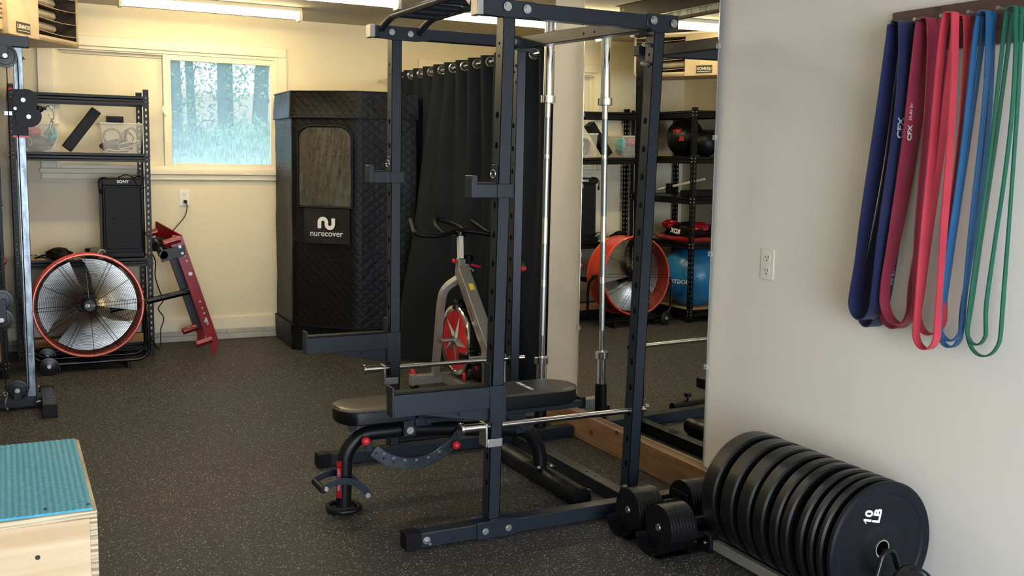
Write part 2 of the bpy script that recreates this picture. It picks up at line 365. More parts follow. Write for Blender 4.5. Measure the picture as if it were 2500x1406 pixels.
def build_each(name, g, mats, parent=None, gap=.004, **k):
    # one object per separate piece: faces are clustered by touching bounding boxes
    par = list(range(len(g.v)))
    def find(a):
        while par[a] != a: par[a] = par[par[a]]; a = par[a]
        return a
    for f in g.f:
        for v in f[1:]: par[find(f[0])] = find(v)
    isl = {}
    for i in range(len(g.v)): isl.setdefault(find(i), []).append(i)
    bb = []
    for vs in isl.values():
        P = [g.v[i] for i in vs]; bb.append([[min(p[a] for p in P)-gap for a in range(3)], [max(p[a] for p in P)+gap for a in range(3)], set(vs)])
    merged = True
    while merged:
        merged = False
        for i in range(len(bb)):
            for j in range(i+1, len(bb)):
                A, B = bb[i], bb[j]
                if all(A[0][a] <= B[1][a] and B[0][a] <= A[1][a] for a in range(3)):
                    bb[i] = [[min(A[0][a], B[0][a]) for a in range(3)], [max(A[1][a], B[1][a]) for a in range(3)], A[2] | B[2]]; bb.pop(j); merged = True; break
            if merged: break
    out = []
    for lo, hi, vs in bb:
        q = G(); ids = sorted(vs); mp = {a: b for b, a in enumerate(ids)}; q.v = [g.v[i] for i in ids]
        for f, m in zip(g.f, g.m):
            if f[0] in vs: q.f.append([mp[i] for i in f]); q.m.append(m)
        out.append(build(name, q, mats, parent, **k))
    return out
def tag(o, label=None, cat=None, group=None, kind=None):
    if label: o['label'] = label
    if cat: o['category'] = cat
    if group: o['group'] = group
    if kind: o['kind'] = kind
    return o
def thing(name, loc, label, cat, group=None):
    o = bpy.data.objects.new(name, None); COL.objects.link(o); o.location = loc; o.empty_display_size = .1
    OFF[o.name] = Vector(loc)
    return tag(o, label, cat, group)
def struct(name, g, mats, **k): return tag(build(name, g, mats, **k), kind='structure')
def smooth_path(pts, n=6, closed=False):
    P = [Vector(p) for p in pts]; out = []; L = len(P)
    rng = range(L if closed else L-1)
    for i in rng:
        p1, p2 = P[i], P[(i+1) % L]
        p0 = P[i-1] if (closed or i > 0) else p1; p3 = P[(i+2) % L] if (closed or i+2 < L) else p2
        for k in range(n):
            t = k/n
            out.append(.5*((2*p1) + (p2-p0)*t + (2*p0-5*p1+4*p2-p3)*t*t + (3*p1-p0-3*p2+p3)*t**3))
    if not closed: out.append(P[-1])
    return out
def fillet(pts, r, n=5):
    P = [Vector(p) for p in pts]; out = [P[0]]
    for i in range(1, len(P)-1):
        a, b, c = P[i-1], P[i], P[i+1]; d1 = (a-b); d2 = (c-b); rr = min(r, d1.length*.48, d2.length*.48)
        s, e = b + d1.normalized()*rr, b + d2.normalized()*rr
        for k in range(n+1):
            t = k/n; out.append((1-t)**2*s + 2*t*(1-t)*b + t*t*e)
    out.append(P[-1]); return out
def curve_mesh(outline, holes, t):
    cu = bpy.data.curves.new('tmp', 'CURVE'); cu.dimensions = '2D'; cu.fill_mode = 'BOTH'; cu.extrude = t/2
    for P in [outline] + holes:
        sp = cu.splines.new('POLY'); sp.points.add(len(P)-1); sp.use_cyclic_u = True
        for i, (x, y) in enumerate(P): sp.points[i].co = (x, y, 0, 1)
    o = bpy.data.objects.new('tmp', cu); COL.objects.link(o)
    me = bpy.data.meshes.new_from_object(o.evaluated_get(bpy.context.evaluated_depsgraph_get()))
    bpy.data.objects.remove(o); bpy.data.curves.remove(cu)
    return me
_text = {}
def text_mesh(txt, size, t=.001, bold=.0, space=1.):
    key = (txt, size, t, bold, space)
    if key in _text: return _text[key]
    cu = bpy.data.curves.new('tmp', 'FONT'); cu.body = txt; cu.size = size; cu.extrude = t/2; cu.align_x = 'CENTER'; cu.align_y = 'CENTER'
    cu.offset = bold; cu.resolution_u = 4; cu.space_character = space
    o = bpy.data.objects.new('tmp', cu); COL.objects.link(o)
    me = bpy.data.meshes.new_from_object(o.evaluated_get(bpy.context.evaluated_depsgraph_get()))
    bpy.data.objects.remove(o); bpy.data.curves.remove(cu)
    _text[key] = me; return me
def frame(o, u, v):
    u, v = Vector(u).normalized(), Vector(v).normalized(); n = u.cross(v).normalized(); v = n.cross(u)
    m = Matrix((u, v, n)).transposed().to_4x4(); m.translation = Vector(o); return m
def circ(cx, cy, r, n=14): return [(cx + r*math.cos(2*PI*k/n), cy + r*math.sin(2*PI*k/n)) for k in range(n)]
def keyhole(cx, cy, r=.0062):
    p = [(cx + r*math.cos(a), cy + r*math.sin(a)) for a in [math.radians(d) for d in (-50, -10, 30, 70, 110, 150, 190, 230)]]
    return p + [(cx - r*.5, cy - r*2.1), (cx + r*.5, cy - r*2.1)]
def rrect(w, h, r, n=5, cx=0, cy=0):
    out = []
    for (sx, sy, a0) in ((1, 1, 0), (-1, 1, 90), (-1, -1, 180), (1, -1, 270)):
        for k in range(n+1):
            a = math.radians(a0 + 90*k/n); out.append((cx + sx*(w/2-r) + r*math.cos(a), cy + sy*(h/2-r) + r*math.sin(a)))
    return out
def bolt(g, p, n, r=.008, h=.006, m=0):
    p, n = Vector(p), Vector(n).normalized()
    g.cyl(p, p+n*h*.3, r*1.35, seg=16, m=m); g.cyl(p, p+n*h, r, seg=6, m=m); return g
# ------------------------------------------------------------------ the room
XL, XR, YB, ZC = -.62, 2.58, 7.66, 2.39
g = G().box(XL-.1, 4.7, -1.9, YB+.1, -.12, 0); struct('floor', g, 'floor', smooth=0)
g = G().box(XL-.1, 4.7, -1.9, YB+.1, ZC, ZC+.1); struct('ceiling', g, 'ceil', smooth=0)
g = G().box(XL-.1, XL, -1.9, YB+.1, 0, ZC); struct('wall_left', g, 'wall', smooth=0)
g = G().box(XR, XR+.13, -1.9, 4.67, 0, ZC); struct('wall_right', g, 'wallR', smooth=0)
g = G().box(4.6, 4.7, -1.9, YB+.1, 0, ZC); struct('wall_side_bay', g, 'wall', smooth=0)
WX0, WX1, WZ0, WZ1 = .33, 1.86, 1.265, 2.105      # window opening
g = G()
g.box(XL, WX0, YB, YB+.12, 0, ZC); g.box(WX1, 4.6, YB, YB+.12, 0, ZC)
g.box(WX0, WX1, YB, YB+.12, 0, WZ0); g.box(WX0, WX1, YB, YB+.12, WZ1, ZC)
struct('wall_back', g, 'wall', smooth=0)
g = G(); g.box(XL, XR, -1.9, -1.8, 2.08, ZC); g.box(XL, -.55, -1.9, -1.8, 0, 2.08); g.box(2.42, XR, -1.9, -1.8, 0, 2.08); g.box(XR+.13, 4.6, -1.9, -1.8, 0, ZC)
struct('wall_front', g, 'wall', smooth=0)
g = G().box(XL, 4.6, YB-.018, YB, .075, .168); g.box(XL, 4.6, YB-.012, YB, .168, .172)
struct('baseboard_back', g, 'trim', bevel=.003)
g = G()
for x0, x1 in ((XL, -.1), (-.09, .62), (.63, 1.24), (1.25, 1.9), (1.91, 2.5)): g.box(x0, x1, YB-.03, YB, 0, .04)
for x0, x1 in ((XL, .3), (.31, .95), (.96, 1.45), (1.46, 2.5)): g.box(x0, x1, YB-.024, YB, .041, .074)
struct('trim_1', g, 'curb', bevel=.004)
# long wooden board along the right wall
g = G().box(2.54, XR, 2.35, 4.60, 0, .135); struct('baseboard_right', g, 'wood', bevel=.004)
# window: casing, sill, left plywood panel, sliding sash with glass
wf = G()
y0 = YB-.02
wf.box(WX0-.10, WX1+.07, y0, YB, WZ1, 2.175); wf.box(WX0-.10, WX0, y0, YB, WZ0, WZ1); wf.box(WX1, WX1+.07, y0, YB, WZ0, WZ1)
wf.box(WX0-.11, WX1+.08, YB-.035, YB, WZ0-.035, WZ0); wf.box(WX0-.10, WX1+.06, y0, YB, 1.19, WZ0-.035)
win = tag(build('window_1', wf, 'trim', bevel=.004), kind='structure')
f = G()   # fixed outer frame in the opening
for a in ((WX0+.03, WX1-.02, WZ1-.022, WZ1), (WX0+.03, WX1-.02, WZ0, WZ0+.025)): f.box(a[0], a[1], YB-.004, YB+.1, a[2], a[3])
f.box(WX0, WX0+.03, YB-.005, YB+.1, WZ0, WZ1); f.box(WX1-.02, WX1, YB-.005, YB+.1, WZ0, WZ1)
for k in range(2): f.box(WX0+.031, WX1-.021, YB+.012+.03*k, YB+.018+.03*k, WZ1-.032, WZ1-.0225)
build('window_frame', f, 'trim', parent=win, bevel=.002)
f = G().box(WX0+.03, 1.045, YB+.06, YB+.075, WZ0+.025, WZ1-.022)
f.box(WX0+.03, WX0+.055, YB+.045, YB+.062, WZ0+.025, WZ1-.022); f.box(WX0+.056, 1.044, YB+.046, YB+.059, WZ1-.05, WZ1-.0225); f.box(WX0+.056, 1.044, YB+.046, YB+.059, WZ0+.0255, WZ0+.055)
f.box(.842, .8445, YB+.058, YB+.0605, WZ0+.05, WZ1-.05)
build('window_panel', f, 'panel', parent=win)
SX0, SX1 = 1.045, 1.845; PX0, PX1, PZ0, PZ1 = 1.098, 1.812, 1.312, 2.042
f = G().box(SX0, PX0, YB+.005, YB+.04, WZ0+.02, WZ1-.022); f.box(PX1, SX1, YB+.005, YB+.04, WZ0+.02, WZ1-.022)
f.box(PX0, PX1, YB+.005, YB+.04, PZ1, WZ1-.022); f.box(PX0, PX1, YB+.005, YB+.04, WZ0+.02, PZ0)
build('window_sash', f, 'trim', parent=win, bevel=.003)
f = G().box(PX0, PX1, YB+.02, YB+.024, PZ0, PZ1); build('window_glass', f, 'glass', parent=win, smooth=0)
f = G().box(1.04, 1.058, YB-.012, YB+.005, 1.655, 1.72); f.tube([(1.045, YB-.012, 1.66), (1.03, YB-.03, 1.68), (1.035, YB-.025, 1.71)], .005)
build('window_latch', f, 'plate', parent=win)
# door casing seen high on the back wall beyond the curtain
g = G(); g.box(2.99, 3.07, YB-.02, YB, 0, 2.165); g.box(3.07, 3.9, YB-.02, YB, 2.09, 2.165); g.box(3.9, 3.98, YB-.02, YB, 0, 2.165); g.box(3.07, 3.9, YB-.01, YB, 0, 2.09)
struct('door_1', g, 'trim', bevel=.003)
# outlets
def outlet(o, u, label, plug=False):
    u = Vector(u); n = u.cross(Vector((0, 0, 1))).normalized(); o = Vector(o)
    R = Matrix((u, n, (0, 0, 1))).transposed()
    g = G().obox(o+n*.003, (.072, .006, .115), R)
    t = tag(build('wall_outlet', g, 'plate', bevel=.002), label, 'outlet')
    for dz in (.025, -.025):
        g = G().prism(rrect(.034, .036, .012), o+n*.006+Vector((0, 0, dz)), u, (0, 0, 1), -.0025 if u.cross(Vector((0, 0, 1))).dot(n) < 0 else .0025)
        s = build('socket', g, 'plate', parent=t)
        g = G()
        for du, hh in ((-.007, .009), (.007, .011)): g.obox(o+n*.0088+u*du+Vector((0, 0, dz+.004)), (.0022, .001, hh), R)
        g.cyl(o+n*.0085+Vector((0, 0, dz-.009)), o+n*.0093+Vector((0, 0, dz-.009)), .003, seg=10)
        build_each('slot', g, 'slot', parent=s)
    return t
outlet((1.172, YB, 1.06), (1, 0, 0), 'ivory double wall outlet under the window with a cord plugged in')
outlet((XR, 2.953, 1.018), (0, -1, 0), 'ivory double wall outlet alone on the grey side wall beside the mirror')
# cord from the window outlet down to the red press arms
g = G(); g.cyl((1.175, YB-.008, 1.035), (1.175, YB-.045, 1.035), .012)
g.tube(smooth_path([(1.175, YB-.045, 1.035), (1.18, YB-.07, 1.0), (1.165, YB-.06, .93), (1.11, YB-.06, .86), (1.055, YB-.08, .80), (1.02, YB-.2, .76), (1.0, YB-.28, .72), (.95, YB-.25, .70)], 8), .0035, 8)
tag(build('extension_cord', g, 'black'), 'thin dark power cord plugged into the outlet under the window', 'cord')
# mirror leaning very slightly off the side wall
mir = thing('wall_mirror', (2.571, 3.80, .137), 'tall frameless mirror standing on the wooden board behind the power rack', 'mirror')
me0, me1 = 3.29-3.80, 4.312-3.80
g = G(); OFF[mir.name] = Vector((0, 0, 0))
g.box(0, .001, me0, me1, 0, 2.12, 0); g.box(.001, .003, me0, me1, 0, 2.12, 1)
build('mirror_pane', g, ['mirror', 'slot'], parent=mir, smooth=0)
g = G(); g.box(-.001, .003, me0-.0025, me0, 0, 2.12); g.box(-.001, .003, me1, me1+.0025, 0, 2.12); g.box(-.0012, .003, me0, me1, -.001, .004)
build('mirror_edge', g, 'chrome', parent=mir)
for yy in (me0, me1):
    for zz in ((.42, .89, 1.36, 1.72) if yy == me0 else (.42, .79, 1.13, 1.48)):
        s = -1 if yy == me0 else 1
        g = G().box(-.006, .003, min(yy-s*.008, yy+s*.014), max(yy-s*.008, yy+s*.014), zz-.010, zz+.010); g.cyl((-.006, yy+s*.008, zz), (-.008, yy+s*.008, zz), .004, m=1)
        build('mirror_clip', g, ['clip', 'zinc'], parent=mir, bevel=.002)
mir.rotation_euler = (0, -.0100, .0105)
# ------------------------------------------------------------------ fluorescent lights
def tube_light(x0, x1, y, z, label, lamp='tube'):
    t = thing('ceiling_light', ((x0+x1)/2, y, z+.05), label, 'light')
    g = G().prism([(-.055, 0), (.055, 0), (.04, .028), (-.04, .028)], (x0, y, z+.028), (0, 1, 0), (0, 0, 1), x1-x0)
    build('light_housing', g, 'fixture', parent=t, bevel=.003)
    for x in (x0-.004, x1-.02):
        g = G().box(x, x+.024, y-.045, y+.045, z-.03, z+.03); g.cyl((x+.012, y-.028, z), (x+.012, y-.05, z), .012)
        build('light_end_cap', g, 'fixture', parent=t, bevel=.002)
    for dy in (-.022, .022):
        g = G().cyl((x0+.02, y+dy, z), (x1-.02, y+dy, z), .016, seg=16)
        build('light_tube', g, lamp, parent=t)
    return t
tube_light(.70, 1.876, 7.04, 2.335, 'lit twin fluorescent fixture on the ceiling above the window')
tube_light(-.25, 2.255, 6.12, 2.335, 'long lit fluorescent fixture crossing the ceiling in front of the window light')
tube_light(2.66, 3.95, 6.44, 2.335, 'lit fluorescent fixture on the ceiling beyond the black curtain')
tube_light(-.25, 2.255, 4.25, 2.335, 'added unseen fluorescent fixture above the power rack, brightening the middle of the room', 'tubefill')  # added out of view to brighten the mid room and side wall
# overhead garage door rail, seen in the mirror above the rack
t = thing('door_rail', (1.6, 3.0, 2.2), 'black steel overhead garage door rail reflected at the top of the mirror', 'rail')
g = G(); g.box(1.60, 1.604, 1.2, 5.42, 2.235, 2.335); g.box(1.56, 1.604, 1.2, 5.47, 2.331, 2.335)
for yy, zz in ((5.38, 2.30), (5.385, 2.285), (5.38, 2.262)): g.cyl((1.604, yy, zz), (1.6055, yy, zz), .006, m=1)
build('angle_beam', g, ['shelf', 'trim'], parent=t)
g = G(); g.box(1.55, 1.58, 1.2, 5.0, 2.19, 2.235, 0); g.box(1.575, 1.583, 3.9, 5.1, 2.205, 2.235, 1)
for k in range(6): g.cyl((1.58, 4.9-.4*k, 2.2), (1.5835, 4.9-.4*k, 2.2), .005, m=1)
build('track', g, ['rack', 'galv'], parent=t)
g = G().box(1.56, 1.60, 1.3, 1.34, 2.33, ZC); g.box(1.56, 1.60, 4.3, 4.34, 2.33, ZC); build_each('hanger', g, 'shelf', parent=t)
# ------------------------------------------------------------------ unit heater
h = thing('unit_heater', (.2, 6.7, 2.02), 'old tan gas unit heater with louvres hung from the ceiling corner', 'heater')
C1 = Vector((.45, 6.93, 2.02)); C3 = Vector((.055, 6.315, 2.02)); u = (C1-C3).normalized(); nrm = Vector((u.y, -u.x, 0)); bk = -nrm; Z = Vector((0, 0, 1)); HH = .325
L1 = (C1-C3).length; xl = .30   # LENNOX panel width
def hb(g, a0, a1, d0, d1, z0, z1, m=0):
    R = Matrix((u, bk, Z)).transposed(); c = C3 + u*(a0+a1)/2 + bk*(d0+d1)/2 + Z*(z0+z1)/2
    g.obox(c, (a1-a0, d1-d0, z1-z0), R, m)
g = G()
hb(g, 0, xl, 0, .42, 0, HH); hb(g, xl, L1, .40, .42, 0, HH); hb(g, xl, L1, 0, .42, 0, .022); hb(g, xl, L1, 0, .42, HH-.02, HH)
hb(g, L1-.018, L1, 0, .42, 0, HH); hb(g, xl, L1, 0, .008, 0, .035)
build('heater_cabinet', g, 'heater', parent=h, bevel=.003)
g = G(); hb(g, xl+.001, xl+.006, .006, .39, .022, HH-.02); hb(g, xl+.006, L1-.02, .36, .38, .022, HH-.02); hb(g, L1-.024, L1-.0185, .006, .39, .022, HH-.02)
build('heater_lining', g, 'heatdark', parent=h)
for k in range(4):
    g = G(); z = .062+.074*k
    pts = []
    for i in range(9):
        s = i/8; pts.append(C3 + u*(xl+.006+s*(L1-xl-.024)) + bk*.012 + Z*(z - .008*math.sin(PI*s)))
    g.ribbon(pts, bk*.045 + Z*.006, .003)
    build('louvre', g, 'heater', parent=h)
for k in range(3):
    z = .097+.074*k
    pts = [C3 + u*(xl+.006) + bk*.065 + Z*z, C3 + u*(L1-.19) + bk*.065 + Z*(z-.004), C3 + u*(L1-.165) + bk*.065 + Z*(z-.006)]
    g = G().tube(pts, .026, 16, radii=[.026, .026, .014]); build('heat_tube', g, 'heattube', parent=h)
g = G(); hb(g, -.21, 0, .03, .38, .02, HH); build('burner_box', g, 'heater', parent=h, bevel=.003)
for a in (-.19, -.155, -.055, -.02):
    g = G()
    for k in range(8): hb(g, a-.011, a+.011, .0265, .031, .08+.025*k, .088+.025*k)
    build('vent', g, 'heatdark', parent=h)
g = G(); hb(g, -.135, -.075, .0265, .03, .06, .29); build('rating_label', g, 'plate', parent=h)
g = G(); hb(g, .075, .205, -.003, 0, .018, .078); pl = build('name_plate', g, 'slot', parent=h)
tm = text_mesh('LENNOX', .030, .002, .0006); g = G(); g.add(tm, frame(C3 + u*.14 + nrm*.0035 + Z*.052, u, Z))
hb(g, .085, .195, -.0045, -.003, .029, .032); build('name_lettering', g, 'cream', parent=pl)
g = G(); hb(g, -.12, -.08, .1, .14, -.03, .02); g.cyl(C3 - u*.10 + bk*.12 - Z*.05, C3 - u*.10 + bk*.12, .012); build('gas_valve', g, 'black', parent=h)
g = G(); g.ribbon(smooth_path([C3 - u*.07 + bk*.12 - Z*.02, C3 - u*.085 + bk*.12 - Z*.10, C3 - u*.10 + bk*.12 - Z*.16], 5), u*.014, .001); build('tag_strap', g, 'heater', parent=h)
g = G()
for a in (.05, .62): 
    for d in (.05, .36):
        p = C3 + u*a + bk*d + Z*HH; g.cyl(p, Vector((p.x, p.y, ZC)), .006)
hb(g, -.03, L1+.05, .03, .06, HH, HH+.018); hb(g, -.03, L1+.05, .34, .37, HH, HH+.018)
build('hanger_frame', g, 'fixture', parent=h)
g = G(); g.tube(smooth_path([C3 - u*.20 + bk*.25 + Z*.16, C3 - u*.27 + bk*.3 + Z*.05, C3 - u*.25 + bk*.34 - Z*.15, C3 - u*.34 + bk*.36 - Z*.3], 6), .004, 8); build('heater_wire', g, 'black', parent=h)
# ------------------------------------------------------------------ steel rivet shelves
def shelf_unit(x0, x1, y0, y1, hh, levels, label, tops):
    t = thing('shelf_unit', ((x0+x1)/2, (y0+y1)/2, 0), label, 'shelf')
    pw = .036; n = int((hh-.04)/.04)
    holes = [keyhole(0, .03+.04*k) for k in range(n)]
    pm = curve_mesh([(-pw/2, 0), (pw/2, 0), (pw/2, hh), (-pw/2, hh)], holes, .002)
    for (x, sx) in ((x0, 1), (x1, -1)):
        for (y, sy) in ((y0, 1), (y1, -1)):
            g = G()
            g.add(pm, frame((x+sx*pw/2, y, 0), (1, 0, 0), (0, 0, 1))); g.add(pm, frame((x, y+sy*pw/2, 0), (0, 1, 0), (0, 0, 1)))
            p = build('post', g, 'shelf', parent=t, smooth=0)
            g = G()
            for lz in levels:
                for dz in (-.012, -.04):
                    g.sphere((x+sx*pw*.5, y-sy*.002, lz+dz), .006, 8, 5); g.sphere((x-sx*.002, y+sy*pw*.5, lz+dz), .006, 8, 5)
            build_each('rivet', g, 'zinc', parent=p)
    pr_ = [(0, 0), (.014, 0), (.014, -.016), (.006, -.024), (.006, -.036), (.014, -.044), (.014, -.056), (0, -.056)]
    for i, lz in enumerate(levels):
        for (y, s) in ((y0, 1), (y1, -1)):
            g = G().prism(pr_, (x0+.003, y+s*.016, lz), (0, -s, 0), (0, 0, 1), (x1-x0-.006)*(-1 if s > 0 else 1) if False else 1)
            g = G(); k = len(pr_)
            vs = [(xx, y+s*(.016-a), lz+b) for xx in (x0+.003, x1-.003) for a, b in pr_]
            g.poly(vs, [tuple(range(k)), tuple(range(k, 2*k))] + [(j, (j+1) % k, k+(j+1) % k, k+j) for j in range(k)])
            build('beam', g, 'shelf', parent=t, smooth=0)
        for (x, s) in ((x0, 1), (x1, -1)):
            g = G(); vs = [(x+s*(.016-a), yy, lz+b) for yy in (y0+.017, y1-.017) for a, b in pr_]
            g.poly(vs, [tuple(range(k)), tuple(range(k, 2*k))] + [(j, (j+1) % k, k+(j+1) % k, k+j) for j in range(k)])
            build('beam', g, 'shelf', parent=t, smooth=0)
        if tops[i]:
            g = G().box(x0+.018, x1-.018, y0+.018, y1-.018, lz-.016, lz-.004)
            build('shelf_board', g, tops[i], parent=t)
    return t
shelf_unit(.04, .885, 7.20, 7.61, 1.80, [1.755, 1.375, .672, .095], 'black riveted steel shelf along the back wall under the window', [None, 'shelf', 'particle', 'particle'])
shelf_unit(-.53, -.02, 6.73, 7.63, 1.79, [1.765, 1.385, 1.05, .672, .105], 'black riveted steel shelf in the left corner holding the balls', ['particle', 'shelf', 'shelf', 'particle', 'particle'])
# ------------------------------------------------------------------ things on the shelves
ZS = 1.372
def bin_(x0, x1, y0, y1, z0, hh, label):
    t = thing('storage_bin', ((x0+x1)/2, (y0+y1)/2, z0), label, 'storage bin')
    i = .018; A = [(x0+i, y0+i), (x1-i, y0+i), (x1-i, y1-i), (x0+i, y1-i)]; B = [(x0, y0), (x1, y0), (x1, y1), (x0, y1)]
    vs = [(a, b, z0+.002) for a, b in A] + [(a, b, z0+hh) for a, b in B]
    g = G().poly(vs, [(0, 3, 2, 1)] + [(k, (k+1) % 4, 4+(k+1) % 4, 4+k) for k in range(4)])
    build('bin_body', g, 'bin', parent=t, solid=.002, smooth=0)
    g = G().tube(fillet([(x0, y0, z0+hh), (x1, y0, z0+hh), (x1, y1, z0+hh), (x0, y1, z0+hh)], .01) + [], .0055, 8, closed=True)
    build('bin_rim', g, 'binrim', parent=t)
    return t
bin_(.10, .335, 7.24, 7.56, ZS, .185, 'clear plastic bin with pink and cyan cloths on the left of the upper shelf')
bin_(.585, .85, 7.24, 7.56, ZS, .20, 'clear plastic bin of grey cuffs and straps on the right of the upper shelf')
def crumple(c, sx, sy, sz, seed, n=18, m=14):
    rnd = random.Random(seed); g = G(); ph = [rnd.uniform(0, 6) for _ in range(8)]; rings = []
    c = Vector(c); vs = []
    for i in range(m+1):
        th = PI*i/m
        for k in range(n):
            a = 2*PI*k/n
            r = 1 + .16*math.sin(3*a+ph[0]+2*th) + .12*math.sin(5*a+ph[1]-3*th) + .10*math.sin(7*th+ph[2]+a)
            vs.append(c + Vector((sx*r*math.sin(th)*math.cos(a), sy*r*math.sin(th)*math.sin(a), sz*(1+.1*math.sin(4*a+ph[3]))*math.cos(th))))
    fs = [(i*n+k, i*n+(k+1) % n, (i+1)*n+(k+1) % n, (i+1)*n+k) for i in range(m) for k in range(n)]
    return g.poly(vs, fs)
tag(build('folded_cloth', crumple((.29, 7.34, ZS+.115), .035, .06, .055, 3), 'cyan', smooth=20), 'crumpled cyan cloth inside the left clear bin', 'cloth')
tag(build('folded_cloth', crumple((.17, 7.34, ZS+.13), .06, .06, .035, 4), 'pink', smooth=20), 'crumpled pink cloth inside the left clear bin', 'cloth')
tag(build('equipment_pouch', crumple((.21, 7.36, ZS+.055), .085, .07, .05, 5), 'greycloth', smooth=30), 'dark grey pouch lying at the bottom of the left clear bin', 'pouch')
def loop_strap(name, pts, w, t, mm, label, cat='strap'):
    g = G(); P = smooth_path(pts, 5, True); g.ribbon(P, Vector(w), t, True); return tag(build(name, g, mm), label, cat)
loop_strap('cord_loop', [(.165, 7.268, ZS+.095), (.15, 7.268, ZS+.06), (.158, 7.268, ZS+.045), (.17, 7.268, ZS+.055)], (0, .003, 0), .003, 'cream', 'small white cord loop against the front of the left clear bin')
c = Vector((.79, 7.36, ZS+.115))
g = G(); g.ribbon([c + Vector((.045*math.cos(a)*.9, .02*math.sin(a), .06*math.sin(a))) for a in [2*PI*k/20 for k in range(20)]], Vector((.0, .05, 0)), .012, True)
tag(build('ankle_cuff', g, 'greycloth'), 'grey padded ankle cuff standing in the right of the clear bin', 'cuff')
g = G(); g.ribbon([(.665+.055*math.cos(a), 7.36, ZS+.115+.05*math.sin(a)) for a in [2*PI*k/20 for k in range(20)]], Vector((.01, .07, 0)), .012, True)
tag(build('ankle_cuff', g, 'greycloth'), 'grey padded ankle cuff lying in the left of the clear bin', 'cuff')
tag(build('equipment_pouch', crumple((.70, 7.39, ZS+.05), .10, .08, .045, 8), 'greycloth', smooth=30), 'dark padding at the bottom of the right clear bin', 'pouch')
loop_strap('cuff_strap', [(.70, 7.27, ZS+.055), (.72, 7.268, ZS+.07), (.79, 7.268, ZS+.085), (.83, 7.27, ZS+.088), (.82, 7.272, ZS+.072), (.74, 7.272, ZS+.04), (.705, 7.272, ZS+.035)], (0, .012, .006), .003, 'cream', 'cream edged strap looped in the middle of the right clear bin')
loop_strap('cuff_strap', [(.615, 7.27, ZS+.012), (.63, 7.268, ZS+.028), (.68, 7.268, ZS+.02), (.76, 7.27, ZS+.028), (.745, 7.272, ZS+.010), (.66, 7.272, ZS+.008)], (0, .012, .006), .003, 'cream', 'cream strap along the bottom front of the right clear bin')
g = G(); 
for a, b in ((0, .04), (.012, .02)): g.ribbon(smooth_path([(.72+a, 7.35, ZS+.09), (.75+a, 7.33, ZS+.12+b), (.80, 7.33, ZS+.10), (.74, 7.34, ZS+.07)], 5, True), Vector((0, .02, 0)), .004, True)
tag(build('buckle_strap', g, 'black'), 'black buckled strap in the centre of the right clear bin', 'strap')
# leaning foam block
R = Matrix.Rotation(math.radians(36.5), 3, 'Y')
g = G().obox((.478, 7.40, ZS+.157), (.068, .085, .325), R)
tag(build('foam_block', g, 'blackfab', bevel=.004), 'long black foam block leaning between the two clear bins', 'foam block')
g = G().box(.645, .755, 7.50, 7.535, ZS+.203, ZS+.255); g.box(.655, .665, 7.497, 7.50, ZS+.208, ZS+.25)
for k in range(4): g.box(.67+.02*k, .682+.02*k, 7.496, 7.50, ZS+.21+.008*(k % 2), ZS+.24)
tag(build('power_block', g, 'black', bevel=.002), 'small black slotted block sitting on the back rim of the right bin', 'power strip')
# speaker on the middle shelf
s = thing('party_speaker', (.71, 7.36, .672), 'tall black party speaker standing on the middle shelf', 'speaker')
def spk_shell(g, y0, y1):
    P = [(.582, .672), (.838, .672), (.836, .72), (.832, 1.17), (.826, 1.207), (.588, 1.207), (.582, 1.17), (.580, .72)]
    k = len(P); vs = [(a, y0, b) for a, b in P] + [(a, y1, b) for a, b in P]
    g.poly(vs, [tuple(range(k)), tuple(range(k, 2*k))] + [(j, (j+1) % k, k+(j+1) % k, k+j) for j in range(k)])
g = G(); spk_shell(g, 7.26, 7.50); build('speaker_cabinet', g, 'black', parent=s, bevel=.008)
g = G().box(.580, .838, 7.235, 7.27, 1.160, 1.207); build('speaker_top_band', g, 'black', parent=s, bevel=.006)
g = G().box(.576, .842, 7.222, 7.27, .674, .712); build('speaker_foot', g, 'black', parent=s, bevel=.008)
g = G().prism(rrect(.225, .415, .02), (.709, 7.252, .94), (1, 0, 0), (0, 0, 1), .012); build('speaker_grille', g, 'blackfab', parent=s, bevel=.003)
for zc in (1.045, .82):
    g = G(); g.torus((.709, 7.2515, zc), (0, 1, 0), .078, .002, 40, 6); g.sphere((.709, 7.251, zc), .020, 16, 8, (1, .15, 1)); build('woofer', g, 'black', parent=s)
for xc in (.652, .766):
    g = G(); g.torus((xc, 7.244, .936), (0, 1, 0), .020, .003, 24); g.sphere((xc, 7.244, .936), .008, 12, 8); build('tweeter', g, 'blackgloss', parent=s)
g = G(); g.add(text_mesh('SONY', .026, .002, .0008, 1.1), frame((.712, 7.2335, 1.186), (1, 0, 0), (0, 0, 1))); build('speaker_logo', g, 'white', parent=s)
g = G(); g.tube(smooth_path([(.61, 7.30, 1.21), (.575, 7.27, 1.205), (.562, 7.25, 1.17), (.568, 7.245, 1.135)], 6), .005, 8); g.tube([(.568, 7.245, 1.14), (.571, 7.243, 1.105)], .009, 8)
build('speaker_handle_strap', g, 'black', parent=s)
g = G(); g.tube(smooth_path([(.69, 7.32, 1.212), (.74, 7.30, 1.232), (.79, 7.29, 1.215), (.83, 7.27, 1.225), (.865, 7.25, 1.19), (.86, 7.24, 1.155), (.83, 7.225, 1.145), (.80, 7.222, 1.17), (.785, 7.222, 1.20), (.77, 7.28, 1.22), (.80, 7.35, 1.225), (.89, 7.40, 1.21)], 6), .0035, 8)
tag(build('audio_cable', g, 'black'), 'black cable looped over the top of the speaker', 'cable')
